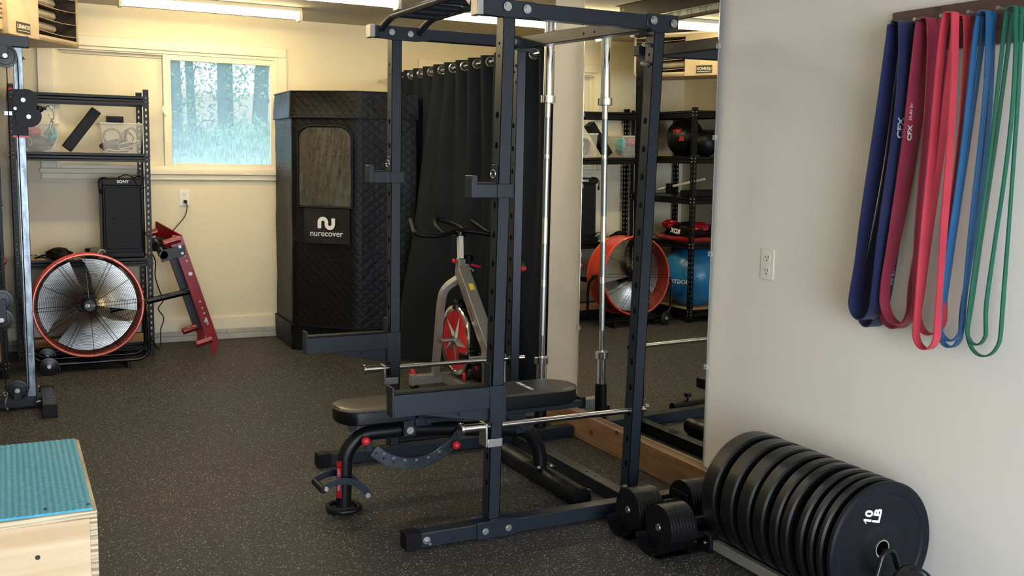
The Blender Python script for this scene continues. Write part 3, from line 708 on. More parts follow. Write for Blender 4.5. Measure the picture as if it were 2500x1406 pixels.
# things on the middle shelf
tag(build('cloth_pouch', crumple((.31, 7.30, .70), .075, .06, .045, 12), 'blackfab', smooth=30), 'black cloth pouch lying left on the middle shelf', 'pouch')
g = G(); g.tube(smooth_path([(.16, 7.27, .682), (.20, 7.25, .69), (.24, 7.26, .682), (.27, 7.25, .694), (.22, 7.28, .70), (.18, 7.27, .69)], 6), .006, 8); tag(build('jump_rope', g, 'black'), 'coiled black cord left end of the middle shelf', 'rope')
g = G(); g.tube(smooth_path([(.15, 7.29, .70), (.17, 7.27, .71), (.2, 7.28, .695), (.24, 7.29, .70)], 6), .005, 8); tag(build('jump_rope', g, 'cream'), 'small cream cord bundle left end of the middle shelf', 'rope')
g = G(); g.cyl((.515, 7.33, .675), (.515, 7.33, .735), .045, seg=28); tag(build('tape_roll', g, 'black', bevel=.003), 'short dark roll standing on the middle shelf beside the speaker', 'roll')
g = G(); g.tube([(.52, 7.30, .712), (.565, 7.235, .702)], .033, 24); g.torus((.567, 7.232, .702), (.045, -.065, -.01), .030, .004, 24, m=1)
tag(build('foam_roller', g, ['greycloth', 'cream']), 'small grey roller with pale ring leaning against the speaker', 'roller')
# balls, bag, tools on the corner shelf
g = G(); g.sphere((-.27, 7.17, 1.383+.165), .165, 36, 22); b = tag(build('slam_ball', g, 'rubber'), 'large black ball with red markings on the corner shelf', 'ball')
g = G(); 
g.add(text_mesh('FIRE', .045, .002, .001), frame((-.13, 7.10, 1.60), (-.35, -1, .1), (-.3, 0, 1))); g.add(text_mesh('50', .05, .002, .002), frame((-.14, 7.05, 1.535), (-.3, -1, 0), (-.2, 0, 1)))
build('ball_lettering', g, 'redplastic', parent=b)
g = G(); g.cyl((-.27, 7.17, 1.705), (-.27, 7.17, 1.725), .03); build('ball_valve', g, 'black', parent=b)
g = G(); g.sphere((-.25, 6.87, 1.383+.115), .115, 32, 18); b = tag(build('medicine_ball', g, 'vinylside'), 'smaller dark grey ball in front of the large black ball', 'ball')
g = G(); g.torus((-.26, 6.85, 1.60), (0, 0, 1), .045, .012, 20); build('ball_handle', g, 'rubber', parent=b)
g = G(); g.sphere((-.27, 7.02, .085+.275), .275, 48, 28); b = tag(build('exercise_ball', g, 'blueball'), 'big blue exercise ball filling the lowest bay of the corner shelf', 'exercise ball')
g = G()
for dz in (-.16, -.12, -.08, .08, .12): g.torus((-.27, 7.02+0, .36), (.3, .2, 1), .2752, .0015, 64, 4) if dz == -.16 else g.torus(Vector((-.27, 7.02, .36))+Vector((.3, .2, 1)).normalized()*dz, (.3, .2, 1), math.sqrt(.2755**2-dz*dz), .0012, 64, 4)
build('ball_rib', g, 'blueball', parent=b)
g = G(); g.add(text_mesh('BOGTA', .05, .002, .001), frame((-.03, 6.89, .33), (.45, .8, 0), (0, 0, 1))); build('ball_print', g, 'white', parent=b)
t = thing('gym_bag', (-.25, 7.0, .672), 'black and red gym bag lying on the corner shelf above the blue ball', 'bag')
g = crumple((-.26, 7.02, .745), .21, .27, .075, 21, 28, 16); build('bag_body', g, 'blackfab', parent=t, smooth=50)
g = G(); g.tube(fillet([(-.04, 6.78, .695), (-.02, 7.0, .695), (-.05, 7.27, .70), (-.3, 7.3, .70), (-.47, 7.25, .70), (-.47, 6.8, .695)], .08), .022, 10, closed=True); build('bag_base_band', g, 'red', parent=t)
g = crumple((-.12, 7.15, .80), .08, .08, .04, 23); build('bag_pocket', g, 'red', parent=t, smooth=40)
g = crumple((-.2, 6.85, .79), .09, .05, .045, 24); build('bag_flap', g, 'red', parent=t, smooth=40)
g = G(); g.add(text_mesh('RDX', .055, .002, .002), frame((-.045, 6.98, .755), (.1, 1, .1), (-.25, 0, 1))); build('bag_lettering', g, 'white', parent=t)
g = G(); g.cyl((-.05, 7.25, 1.10), (-.2, 6.80, 1.20), .011, seg=10); g2 = G(); 
t = tag(build('mallet', g, 'cream'), 'wooden handled hammer lying across the third level of the corner shelf', 'hammer')
g = G().obox((-.085, 7.12, 1.112), (.07, .05, .09), Matrix.Rotation(-.3, 3, 'Z')); build('mallet_head', g, 'black', parent=t, bevel=.004)
g = G().box(-.42, -.08, 6.76, 6.98, 1.048, 1.105); tag(build('tool_tray', g, 'blackfab', bevel=.01), 'flat black tray on the third level of the corner shelf', 'tray')
# ------------------------------------------------------------------ drum fan
t = thing('drum_fan', (.452, 6.92, 0), 'big orange drum fan on a black wheeled stand in front of the shelf', 'fan')
FC = Vector((.452, 6.90, .412)); ax = Vector((0, 1, -.07)).normalized(); RF = .322
g = G().lathe([(RF, -.07), (RF, .17), (RF-.006, .17), (RF-.006, -.07)], FC, ax, 72, closed=True); build('fan_drum', g, 'orange', parent=t)
g = G(); g.torus(FC-ax*.07, ax, RF, .0095, 96, 10); g.torus(FC+ax*.17, ax, RF, .0095, 96, 10); build('fan_rim', g, 'orange', parent=t)
fu = ax.cross(Vector((0, 0, 1))).normalized(); fv = fu.cross(ax)
def fp(a, r, d): return FC + ax*d + (fu*math.cos(a) + fv*math.sin(a))*r
for d0, bow in ((-.075, -.03), (.172, .02)):
    g = G()
    for i in range(1, 29):
        r = .040 + (RF-.046)*i/28; d = d0 + bow*(1-(r/RF)**2); g.torus(FC+ax*d, ax, r, .0011, 72, 4)
    for k in range(12):
        a = 2*PI*k/12 + .06
        for da in ((-.012, .012) if k % 2 == 0 else (0,)):
            P = []
            for i in range(7):
                r = .05 + (RF-.05)*i/6; ddy = da*.9
                P.append(fp(a, r, d0 - .002 + bow*(1-(r/RF)**2)) + (fu*-math.sin(a) + fv*math.cos(a))*ddy)
            g.tube(P, .0017, 5)
    build('fan_guard', g, 'blackgloss', parent=t)
g = G(); g.lathe([(.001, -.112), (.034, -.112), (.040, -.106), (.040, -.096), (.001, -.096)], FC, ax, 32); hb_ = build('guard_badge', g, 'vinylside', parent=t)
g = G(); g.add(text_mesh('CE', .022, .001, .001), frame(FC - ax*.1132 - fu*-.012*-1 + fu*0 , -fu if fu.x < 0 else fu, (0, 0, 1)))
g.add(text_mesh('COMMERCIAL', .0052, .001), frame(FC - ax*.1132 + Vector((.022, 0, .003)), (1, 0, 0), (0, 0, 1))); g.add(text_mesh('ELECTRIC', .0052, .001), frame(FC - ax*.1132 + Vector((.020, 0, -.004)), (1, 0, 0), (0, 0, 1)))
build('badge_lettering', g, 'white', parent=hb_)
for k in range(6):
    a = 2*PI*k/6 + .06; g = G(); p = fp(a, RF+.002, -.075); g.sphere(p, .007, 10, 6); build('guard_screw', g, 'zinc', parent=t)
for k in range(3):
    a0 = 2*PI*k/3 + .5; grid = []
    for i in range(9):
        r = .05 + (.295-.05)*i/8; row = []; sp = .80 + .28*i/8
        for j in range(9):
            s = j/8 - .5; a = a0 + s*sp*1.7 + .25*i/8; row.append(fp(a, r, .03 + s*.085*(1 - .35*i/8)))
        grid.append(row)
    g = G().sheet(grid); build('fan_blade', g, 'alu', parent=t, solid=.002)
g = G().cyl(FC+ax*.005, FC+ax*.055, .042, seg=32); build('blade_hub', g, 'black', parent=t, bevel=.004)
g = G().cyl(FC+ax*.06, FC+ax*.16, .068, seg=32); build('fan_motor', g, 'black', parent=t, bevel=.005)
zp = FC.z + .0
for yy, sx in ((6.82, 0), (7.02, 1)):
    g = G(); P = [(.795, 6.93, zp+.005), (.80, yy, zp-.05), (.805, yy, .10), (.76, yy, .052), (.21, yy, .052)] if True else []
    g.tube(fillet(P, .07), .011, 12); build('stand_tube', g, 'blackgloss', parent=t)
    g = G(); P = [(.105, 6.93, zp+.005), (.098, yy, zp-.05), (.105, yy, .11), (.205, yy, .054)]; g.tube(fillet(P, .06), .011, 12); build('stand_tube', g, 'blackgloss', parent=t)
g = G(); g.cyl((.77, 6.93, zp+.005), (.815, 6.93, zp+.005), .016); g.cyl((.13, 6.93, zp+.005), (.09, 6.93, zp+.005), .016); build_each('stand_pivot', g, 'black', parent=t)
g = G(); g.cyl((.205, 6.74, .056), (.205, 7.10, .056), .008); build('wheel_axle', g, 'zinc', parent=t)
for yy in (6.755, 7.085):
    g = G(); g.lathe([(.012, -.018), (.040, -.013), (.043, -.018), (.055, -.016), (.057, 0), (.055, .016), (.043, .018), (.040, .013), (.012, .018)], (.205, yy, .057), (0, 1, 0), 40)
    w = build('wheel', g, 'rubber', parent=t); g = G(); g.cyl((.205, yy-.022, .057), (.205, yy-.014, .057), .011, seg=14); g.torus((.205, yy-.018, .057), (0, 1, 0), .012, .003, 16); build('wheel_nut', g, 'zinc', parent=w)
g = G(); g.box(.26, .275, 6.80, 7.04, .0, .045); g.box(.665, .685, 6.80, 7.04, 0, .045); g.box(.275, .665, 6.92, 6.945, .03, .048); build_each('stand_foot', g, 'black', parent=t, bevel=.003)
# ------------------------------------------------------------------ red jammer arm set leaning on the wall
t = thing('press_arm_frame', (1.2, 7.28, 0), 'red steel press arm frame with black tubes leaning beside the shelf', 'gym attachment')
near = [(1.061, .828), (1.294, .084), (1.261, 0), (1.237, .014), (1.234, .082), (1.206, .13), (1.040, .66), (1.015, .745), (.985, .765), (1.0, .838)]
hol = []
for s in (.10, .16, .21, .59, .65, .70, .75, .80):
    x = 1.061+(1.294-1.061)*s-.022+(.0 if s < .5 else -.006); z = .828+(.084-.828)*s-.012; hol.append(circ(x, z, .0075, 12))
pmn = curve_mesh(near, hol, .006)
for yy in (7.06, 7.46):
    g = G(); dx = 0 if yy < 7.2 else -.02
    g.add(pmn, frame((dx, yy, 0), (1, 0, 0), (0, 0, 1))); build('side_plate', g, 'red', parent=t, bevel=.0)
g = G(); g.poly([(1.061, 7.055, .83), (1.061, 7.20, .88), (1.035, 7.46, .90), (.95, 7.46, .93), (.96, 7.2, .88), (1.03, 7.057, .838)], [(0, 1, 2, 3, 4, 5)])
g2 = G(); g2.bar((1.180, 7.06, .457), (1.180, 7.46, .457), .01, .78, up=(-.3, 0, .95)); 
g = G(); d = Vector((1.294-1.061, 0, .084-.828)); 
o_ = Vector((1.061, 7.055, .83)); g.poly([o_, o_+d, o_+d+Vector((0, .03, 0)), o_+Vector((0, .03, 0)), o_+Vector((-.005, 0, -.002)), o_+d+Vector((-.005, 0, -.002)), o_+d+Vector((-.005, .03, -.002)), o_+Vector((-.005, .03, -.002))],
    [(0, 1, 2, 3), (4, 7, 6, 5), (0, 4, 5, 1), (3, 2, 6, 7), (0, 3, 7, 4), (1, 5, 6, 2)])
build('edge_flange', g, 'red', parent=t)
g = G(); g.poly([(1.061, 7.056, .834), (.948, 7.46, .905), (.948, 7.46, .77), (1.045, 7.07, .72), (1.055, 7.058, .828), (.942, 7.462, .899), (.942, 7.462, .77), (1.039, 7.072, .72)], [(0, 1, 2, 3), (4, 7, 6, 5), (0, 4, 5, 1), (1, 5, 6, 2), (2, 6, 7, 3), (3, 7, 4, 0)]); build('top_plate', g, 'red', parent=t)
g = G(); V0 = [(1.051, .677), (.997, .655), (1.125, .235), (1.208, .143)]; g.prism(V0, (0, 7.19, 0), (1, 0, 0), (0, 0, 1), .012); build('inner_panel', g, 'rack', parent=t, bevel=.002)
for (x, z, y0_, y1_) in ((1.015, .80, 7.02, 7.10), (.955, .83, 7.42, 7.50), (1.215, .10, 7.03, 7.10), (1.185, .13, 7.40, 7.50)):
    g = G().cyl((x-.075, y0_+.03, z-.018), (x+.03, y0_+.03, z+.012), .024, seg=24); g.torus((x-.075, y0_+.03, z-.018), (1, 0, .28), .020, .005, 24); build('pin_sleeve', g, 'red', parent=t)
g = G(); g.prism([(1.072, .77), (1.078, .70), (.925, .655), (.91, .70), (.93, .738)], (0, 7.048, 0), (1, 0, 0), (0, 0, 1), .008); build('arm_bracket', g, 'rack', parent=t, bevel=.002)
g = G(); g.cyl((.937, 7.04, .705), (.937, 7.12, .705), .028); g.cyl((.937, 7.10, .705), (.905, 7.24, .78), .024); build('grip_roller', g, 'vinyl', parent=t)
g = G(); g.box(.895, .99, 7.26, 7.34, .71, .80); g.cyl((.955, 7.2, .74), (.90, 7.15, .76), .028); build('roller_mount', g, 'black', parent=t, bevel=.006)
g = G(); g.cyl((1.155, 7.15, .447), (.60, 7.135, .335), .021); build('push_tube', g, 'blackgloss', parent=t)
g = G()
for x, z in ((1.043, .757), (1.058, .715), (1.108, .573), (1.206, .243)): bolt(g, (x, 7.052 if z > .6 and z < .6 else 7.046, z), (0, -1, 0), .010, .007)
build_each('bolt', g, 'zinc', parent=t)
# extension cord behind the shelf post
g = G(); g.tube(smooth_path([(.90, 7.45, .70), (.93, 7.42, .63), (.925, 7.40, .52), (.95, 7.40, .42), (.975, 7.40, .35), (.94, 7.40, .29), (.975, 7.40, .22), (.95, 7.38, .14), (.93, 7.25, .06), (.90, 7.15, .05), (.84, 7.10, .15)], 7), .004, 8)
tag(build('extension_cord', g, 'black'), 'black cord dangling in loops beside the right shelf post', 'cord')
# ------------------------------------------------------------------ cable machine (its right side stands in the frame)
t = thing('cable_machine', (-.15, 5.92, 0), 'black and galvanised cable pulley machine at the left edge', 'cable machine')
y = 5.93
g = G().box(.066, .112, y-.022, y+.022, .065, 1.915); build('guide_upright', g, 'galv', parent=t, bevel=.003)
g = G()
for k in range(14):
    g = G(); g.cyl((.088, y-.0224, .30+.09*k), (.088, y-.0215, .30+.09*k), .005, seg=10); build('adjustment_dimple', g, 'knurl', parent=t)
g = G().box(-.56, .145, y-.03, y+.03, 1.915, 1.972); build('top_beam', g, 'rack', parent=t, bevel=.003)
g = G().box(-.56, .125, y-.025, y+.03, .012, .068); build('base_beam', g, 'rack', parent=t, bevel=.003)
g = G().box(.135, .20, 5.70, 6.14, .005, .062); build('foot_beam', g, 'rack', parent=t, bevel=.003)
for yy in (5.665, 6.14):
    g = G().box(.131, .204, yy, yy+.035, 0, .067); build('foot_cap', g, 'black', parent=t, bevel=.003)
g = G().box(.108, .137, y-.03, y+.03, .02, .075)
g.box(-.50, -.45, y-.022, y+.022, .06, 1.92); build_each('side_post', g, 'rack', parent=t, bevel=.003)
def pulley(c, r, parent, nm='pulley'):
    g = G().lathe([(.008, -.012), (r*.75, -.010), (r*.8, -.013), (r, -.012), (r*.88, 0), (r, .012), (r*.8, .013), (r*.75, .010), (.008, .012)], c, (0, 1, 0), 36)
    p = build(nm, g, 'rubber', parent=parent); g = G(); bolt(g, Vector(c)+Vector((0, -.0225, 0)), (0, -1, 0), .009, .006); build('pulley_bolt', g, 'zinc', parent=p)
pulley((.030, 5.89, 1.865), .058, t); pulley((.020, 5.89, .112), .055, t); pulley((-.040, 5.89, .598), .058, t); pulley((-.040, 5.87, .500), .058, t)
g = G().box(.005, .045, 5.868, 5.874, 1.85, 1.92); g.box(.005, .045, 5.906, 5.912, 1.85, 1.92); g.box(.0, .04, 5.868, 5.874, .06, .13); g.box(0, .04, 5.906, 5.912, .06, .13); g.box(-.065, -.015, 5.85, 5.855, .49, .61)
build_each('pulley_bracket', g, 'rack', parent=t, bevel=.004)
B_ = []
for k in range(13): a = math.radians(200-18*k); B_.append((.118+.062*math.cos(a), 1.640+.062*math.sin(a)))
B2 = [(.118+.060*math.cos(math.radians(a))+.012, 1.565+.058*math.sin(math.radians(a))) for a in range(30, -100, -14)]
outl = [(.066, 1.545), (.066, 1.60), (.050, 1.64)] + B_[1:11] + [(.165, 1.60)] + B2 + [(.075, 1.507)]
g = G(); cm_ = curve_mesh(outl, [], .006)
for yy in (5.868, 5.965): g.add(cm_, frame((0, yy, 0), (1, 0, 0), (0, 0, 1)))
g.box(.052, .125, 5.885, 5.962, 1.46, 1.70); cr = build('carriage', g, 'black', parent=t)
g = G(); g = None
for a_, b_, r_ in ((.105, 1.645, .0085), (.128, 1.560, .0085), (.066, 1.60, .006)):
    g = G(); bolt(g, (a_, 5.865, b_), (0, -1, 0), r_, .006); build('carriage_bolt', g, 'zinc', parent=cr)
g = G().box(.052, .127, 5.88, 5.965, 1.452, 1.462); g.cyl((.055, 5.9, 1.70), (.042, 5.88, 1.70), .006); build('carriage_bushing', g, 'redplastic', parent=cr)
g = G(); g.tube([(.022, 5.90, 1.66), (.022, 5.90, 1.58)], .005, 8); g.box(.015, .055, 5.885, 5.91, 1.565, 1.585); build('lock_pin', g, 'knurl', parent=cr)
g = G(); g.sphere((.182, 5.90, 1.605), .021, 20, 12); g.cyl((.195, 5.90, 1.612), (.215, 5.90, 1.606), .009); build('cable_stop', g, ['rubber'], parent=t)
g = G()
for dy in (0, .012):
    g.tube(smooth_path([(.205, 5.90+dy, 1.61), (.225, 5.90+dy, 1.62), (.245, 5.90+dy, 1.60), (.250, 5.90+dy, 1.565), (.238, 5.90, 1.55), (.225, 5.90+dy, 1.58)], 5), .003, 8)
g.tube(smooth_path([(.24, 5.90, 1.55), (.246, 5.9, 1.53), (.238, 5.9, 1.50), (.234, 5.9, 1.475), (.228, 5.9, 1.50), (.232, 5.9, 1.53)], 5, True), .004, 8, closed=True); build('carabiner', g, 'chrome', parent=t)
g = G(); g.tube([(.035+.052, 5.89, 1.865), (.088, 5.88, 1.70)], .0028, 6); g.tube([(-.03, 5.89, 1.86), (-.035, 5.89, .12)], .0028, 6); g.tube([(.076, 5.86, 1.47), (.076, 5.86, .12)], .0028, 6); g.tube([(.035, 5.885, 1.81), (.035, 5.885, .60)], .0028, 6); build('cable', g, 'black', parent=t)
g = G(); g.tube(smooth_path([(-.035, 5.80, .13), (-.03, 5.80, .10), (-.04, 5.80, .05), (-.028, 5.80, .03)], 5), .005, 8); g.torus((-.036, 5.80, .115), (0, 1, 0), .01, .003, 16); build('snap_hook', g, 'chrome', parent=t)
g = G()
for p in ((.123, 5.90, .12), (.05, 5.90, .12)): g.sphere(p, .007, 8, 6)
g.cyl((.13, 5.875, .045), (.108, 5.87, .04), .007, seg=8); g.sphere((.202, 5.96, .04), .006, 8, 6); g.sphere((.202, 5.88, .04), .006, 8, 6); g.sphere((.118, 5.905, 1.86), .008, 8, 6); build_each('frame_bolt', g, 'zinc', parent=t)
# ------------------------------------------------------------------ plyo box with blue mat
t = thing('plyo_box', (-.13, 3.0, 0), 'plywood jump box with a blue ribbed mat on top in the lower left corner', 'plyo box')
bx0, bx1, by0, by1, bz = -.52, .178, 2.655, 3.36, .492
g = G().box(bx0+.018, bx1-.018, by0, by0+.018, 0, bz-.018); build('front_panel', g, 'ply', parent=t, bevel=.0015); g = G().box(bx0+.018, bx1-.018, by1-.018, by1, 0, bz-.018); build('back_panel', g, 'ply', parent=t, bevel=.0015)
for a_ in (bx0, bx1-.018):
    g = G().box(a_, a_+.018, by0, by1, 0, bz-.018); build('side_panel', g, 'plyedge', parent=t, bevel=.0015)
g = G().box(bx0, bx1, by0, by1, bz-.018, bz); build('top_panel', g, 'plyedge', parent=t, bevel=.0015)
g = G(); n = 88; x0, x1 = bx0+.012, bx1-.010; P = []
for i in range(n+1):
    x = x0 + (x1-x0)*i/n
    P += [(x, bz + .005 + (.0018 if i % 2 else 0))]
vs = [(x, by0+.012, z) for x, z in P] + [(x, by1-.006, z) for x, z in P] + [(x0, by0+.012, bz), (x1, by0+.012, bz), (x0, by1-.006, bz), (x1, by1-.006, bz)]
g.poly(vs, [(i, i+1, n+2+i, n+1+i) for i in range(n)] + [tuple(range(n+1)) + (2*n+3, 2*n+2), tuple(range(n+1, 2*n+2)) + (2*n+5, 2*n+4), (0, n+1, 2*n+4, 2*n+2), (n, 2*n+1, 2*n+5, 2*n+3)])
build('blue_mat', g, 'bluemat', parent=t, smooth=0)
g = G(); g.cyl((.038, by0-.0015, .392), (.038, by0+.002, .392), .006, seg=14); g.cyl((.16, by0+.04, bz+.006), (.16, by0+.04, bz+.009), .004, seg=10); g.cyl((.06, by0+.045, bz+.006), (.06, by0+.045, bz+.009), .004, seg=10); build_each('screw', g, 'slot', parent=t)
# ------------------------------------------------------------------ portable sauna tent
t = thing('sauna_tent', (2.2, 7.15, 0), 'tall black quilted portable sauna tent with a clear arched window', 'sauna')
F = [(1.83, 7.60), (1.815, 7.06), (2.185, 6.74), (2.60, 6.68), (2.60, 7.60)]
cF = Vector((2.25, 7.2))
def walls(g, z0, z1, grow0, grow1, m=0, nz=14, wav=.004, cap=False):
    rows = []
    for i in range(nz+1):
        z = z0 + (z1-z0)*i/nz; gr = grow0 + (grow1-grow0)*i/nz; row = []
        for k in range(len(F)):
            a, b = Vector(F[k]), Vector(F[(k+1) % len(F)]); n_ = Vector((b.y-a.y, a.x-b.x)).normalized()
            if n_.dot((a+b)/2-cF) < 0: n_ = -n_
            for j in range(10):
                s = j/10; p = a.lerp(b, s); q = (p-cF).normalized()
                w = wav*(math.sin(9*z+5*s+k)*.6 + math.sin(23*z+11*s+2*k)*.4) - .012*math.sin(PI*s)*math.sin(PI*(i/nz))
                p = p + q*gr + n_*w; row.append((p.x, p.y, z))
        row.append(row[0]); rows.append(row)
    g.sheet(rows, m)
    if cap:
        for r, rev in ((rows[-1], 0), (rows[0], 1)):
            c = (cF.x, cF.y, r[0][2] + (.015 if not rev else 0)); g.poly([c] + r, [(0, i+1, i+2) for i in range(len(r)-1)], m)
g = G(); walls(g, .17, 1.66, 0, 0); build('tent_wall', g, 'quilt', parent=t, smooth=60)
g = G(); walls(g, 1.645, 1.83, .016, .008, nz=6, cap=True); build('roof_cover', g, 'quilt', parent=t, smooth=60)
g = G(); walls(g, 0.0, .18, .008, .016, nz=6, cap=True); build('bottom_skirt', g, 'quilt', parent=t, smooth=60)
for z, gr in ((1.648, .018), (.178, .018), (1.828, .010)):
    g = G(); P = []
    for a in F:
        p = Vector(a); q = (p-cF).normalized(); p = p+q*gr; P.append((p.x, p.y, z))
    g.tube(P, .005, 8, closed=True); build('piping', g, 'blackfab', parent=t)
A, Bp = Vector((1.815, 7.06, 0)), Vector((2.185, 6.74, 0)); su = (Bp-A).normalized(); sn = Vector((su.y, -su.x, 0)); SL = (Bp-A).length
def arch(w, h, r, n=8):
    P = [(-w/2, 0), (w/2, 0)]
    for k in range(n+1):
        a = PI/2*k/n; P.append((w/2-r+r*math.cos(a), h-r*.62+r*.62*math.sin(a)))
    for k in range(n+1):
        a = PI/2+PI/2*k/n; P.append((-w/2+r+r*math.cos(a), h-r*.62+r*.62*math.sin(a)))
    return P
wc = A + su*(SL*.525)
g = G().prism(arch(.40, .555, .12), wc + sn*.004 + Vector((0, 0, 1.03)), su, (0, 0, 1), .006 if su.cross(Vector((0, 0, 1))).dot(sn) > 0 else -.006)
wfm = build('window_lining', g, 'crinkle', parent=t, smooth=0)
grid = []
W_ = .385; H_ = .54
for i in range(27):
    row = []
    for j in range(21):
        a = j/20-.5; b = i/26; xx = a*W_
        if b > .86: xx *= math.sqrt(max(0, 1-((b-.86)/.14)**2*.55))
        d = .0185 + .003*math.sin(9*a+4*b) + .0022*math.sin(31*b+7*a) + .0018*math.sin(40*a-11*b)
        row.append(wc + su*xx + sn*d + Vector((0, 0, 1.04 + H_*b)))
    grid.append(row)
g = G().sheet(grid); build('clear_window', g, 'pvc', parent=t, smooth=80)
g = G(); P = arch(.41, .565, .125); g.tube([wc + su*a + sn*.014 + Vector((0, 0, 1.027+b)) for a, b in P], .008, 8, closed=True); build('window_piping', g, 'blackfab', parent=t)
lc = wc + su*.012
g = G(); grid = []
for i in range(9):
    grid.append([lc + su*((j/8-.5)*.345) + sn*(.012+.005*math.sin(5*(j/8)+3*i/8)) + Vector((0, 0, .775+.245*i/8)) for j in range(9)])
g.sheet(grid); lp = build('logo_panel', g, mat('satin_panel', (.011, .0115, .014), .3, bump=.3, bscale=8), parent=t, solid=.002, smooth=80)
pts = [(-.052, -.036), (-.052, .008)] + [(-.026 - .026*math.cos(a), .008 + .024*math.sin(a)) for a in [PI*k/10 for k in range(1, 10)]] + [(0, .008), (0, -.006)] + [(.026 - .026*math.cos(a), -.006 - .026*math.sin(a)) for a in [PI*k/10 for k in range(1, 10)]] + [(.052, -.006), (.052, .036)]
c = lc + sn*.021 + Vector((0, 0, .918)); P3 = [c + su*a + Vector((0, 0, b)) for a, b in pts]; ws = []
for i in range(len(pts)):
    a, b = pts[max(i-1, 0)], pts[min(i+1, len(pts)-1)]; d = Vector((b[0]-a[0], b[1]-a[1])).normalized(); ws.append((su*-d.y + Vector((0, 0, d.x)))*.027)
g = G().ribbon(P3, ws, .001); build('brand_mark', g, 'white', parent=lp)
g = G(); g.add(text_mesh('nurecover', .060, .001, .0004), frame(lc + sn*.021 + Vector((0, 0, .845)), su, (0, 0, 1))); build('brand_lettering', g, 'white', parent=lp)
# ------------------------------------------------------------------ curtain on a rod across the side opening
t = thing('curtain_rod', (2.665, 6.2, 1.96), 'chrome curtain rod running through the eyelets of the black curtain', 'curtain rod')
g = G(); g.cyl((2.665, 4.73, 1.975), (2.665, 7.655, 1.975), .011); build('rod', g, 'chrome', parent=t)
g = G(); g.box(2.65, 2.70, 4.672, 4.676, 1.94, 2.01); g.cyl((2.665, 4.676, 1.975), (2.665, 4.74, 1.975), .014); g.prism([(0, 0), (.05, -.015), (.05, .0), (.01, .012)], (2.64, 4.80, 1.955), (0, 1, 0), (0, 0, 1), .004); build('rod_bracket', g, 'chrome', parent=t)
t = thing('curtain', (2.665, 6.0, 0), 'long charcoal eyelet curtain closing off the side bay behind the bike', 'curtain')
PER = .19; Y0, Y1 = 4.775, 7.26
def cx(y, z):
    k = z/2.0; A_ = .043*(.35+.65*k**.7) if k > 0 else .015
    ph = 2*PI*(y-Y0)/PER
    s = math.sin(ph)*A_*(.45+.55*min(1, max(0, (z-.9)/1.0))) + (.060 if y < 6.5 else .060*max(.2, 1-(y-6.5)/.12))*(1-k)*math.sin(2*PI*(y-Y0)/.47+1.3) + .016*(1-k)*math.sin(2*PI*(y-Y0)/.29+3*z)
    fl = -.27*max(0, 1-z/1.85)**.85*math.exp(-((y-6.34)/.23)**2)
    fl += -.05*max(0, 1-z/1.2)*math.exp(-((y-5.75)/.16)**2)
    return 2.668 + s + fl
g = G(); grid = []
ny = 260; nz = 46
for i in range(nz+1):
    z = .012 + 2.002*i/nz; row = []
    for j in range(ny+1):
        y = Y0 + (Y1-Y0)*j/ny; row.append((cx(y, z), y + (.05*(1-z/2)*math.sin(7*y) if 0 < j < ny else 0), z))
    grid.append(row)
g.sheet(grid); build('curtain_panel', g, 'curtain', parent=t, solid=.003, smooth=80)
for k in range(12):
    yy = Y0 + PER*(k+.5) + .0; z = 1.975; x = cx(yy, z); sl = (cx(yy+.01, z)-cx(yy-.01, z))/.02
    n_ = Vector((-1, sl, 0)).normalized()
    g = G(); g.torus((x, yy, z), n_, .0275, .0058, 28, 8); g.lathe([(.022, -.004), (.022, .004), (.0005, .004), (.0005, -.004)], (x, yy, z), n_, 24, m=1, closed=True)
    build('curtain_eyelet', g, ['chrome', 'slot'], parent=t)
# ------------------------------------------------------------------ exercise bike
t = thing('exercise_bike', (2.4, 5.1, 0), 'silver spin bike with a red star flywheel parked in front of the black curtain', 'exercise bike')
g = G().box(2.145, 2.655, 5.545, 5.60, .03, .088); build('front_stabiliser', g, 'silver', parent=t, bevel=.003)
for x in (2.143, 2.64): 
    g = G().box(x, x+.018, 5.543, 5.602, .026, .091); build('stabiliser_cap', g, 'silver', parent=t, bevel=.002)
g = G()
for x in (2.17, 2.62): g.box(x-.02, x+.02, 5.555, 5.59, 0, .03)
for x in (2.17, 2.62): g.box(x-.02, x+.02, 4.64, 4.675, 0, .03)
build_each('levelling_foot', g, 'black', parent=t)
g = G().lathe([(.008, -.011), (.024, -.011), (.030, -.005), (.030, .005), (.024, .011), (.008, .011)], (2.175, 5.62, .085), (1, 0, 0), 24, closed=True); build('transport_wheel', g, 'redplastic', parent=t)
g = G().bar((2.36, 5.57, .06), (2.42, 4.66, .06), .06, .05); build('base_rail', g, 'silver', parent=t, bevel=.003)
g = G().box(2.20, 2.64, 4.63, 4.685, .03, .085); build('rear_stabiliser', g, 'silver', parent=t, bevel=.003)
g = G(); P = fillet([(2.298, 5.56, .075), (2.304, 5.50, .52), (2.312, 5.475, .62), (2.40, 5.455, .68)], .09, 8); g.ribbon(P, [Vector((0, .055, 0)) if k < len(P)-3 else Vector((0, .05, .01)) for k in range(len(P))], .036); build('front_fork', g, 'silver', parent=t, bevel=.003, smooth=20)
g = G(); g.bar((2.405, 5.455, .655), (2.405, 5.44, .80), .045, .05, up=(0, 1, 0)); build('head_tube', g, 'silver', parent=t, bevel=.003)
g = G(); g.bar((2.405, 5.445, .80), (2.412, 5.475, .955), .028, .036, up=(0, 1, 0)); build('handlebar_post', g, 'fixture', parent=t, bevel=.002)
g = G(); g.bar((2.41, 5.43, .73), (2.42, 5.03, .30), .07, .075, up=(0, 1, 0)); build('down_tube', g, 'silver', parent=t, bevel=.004)
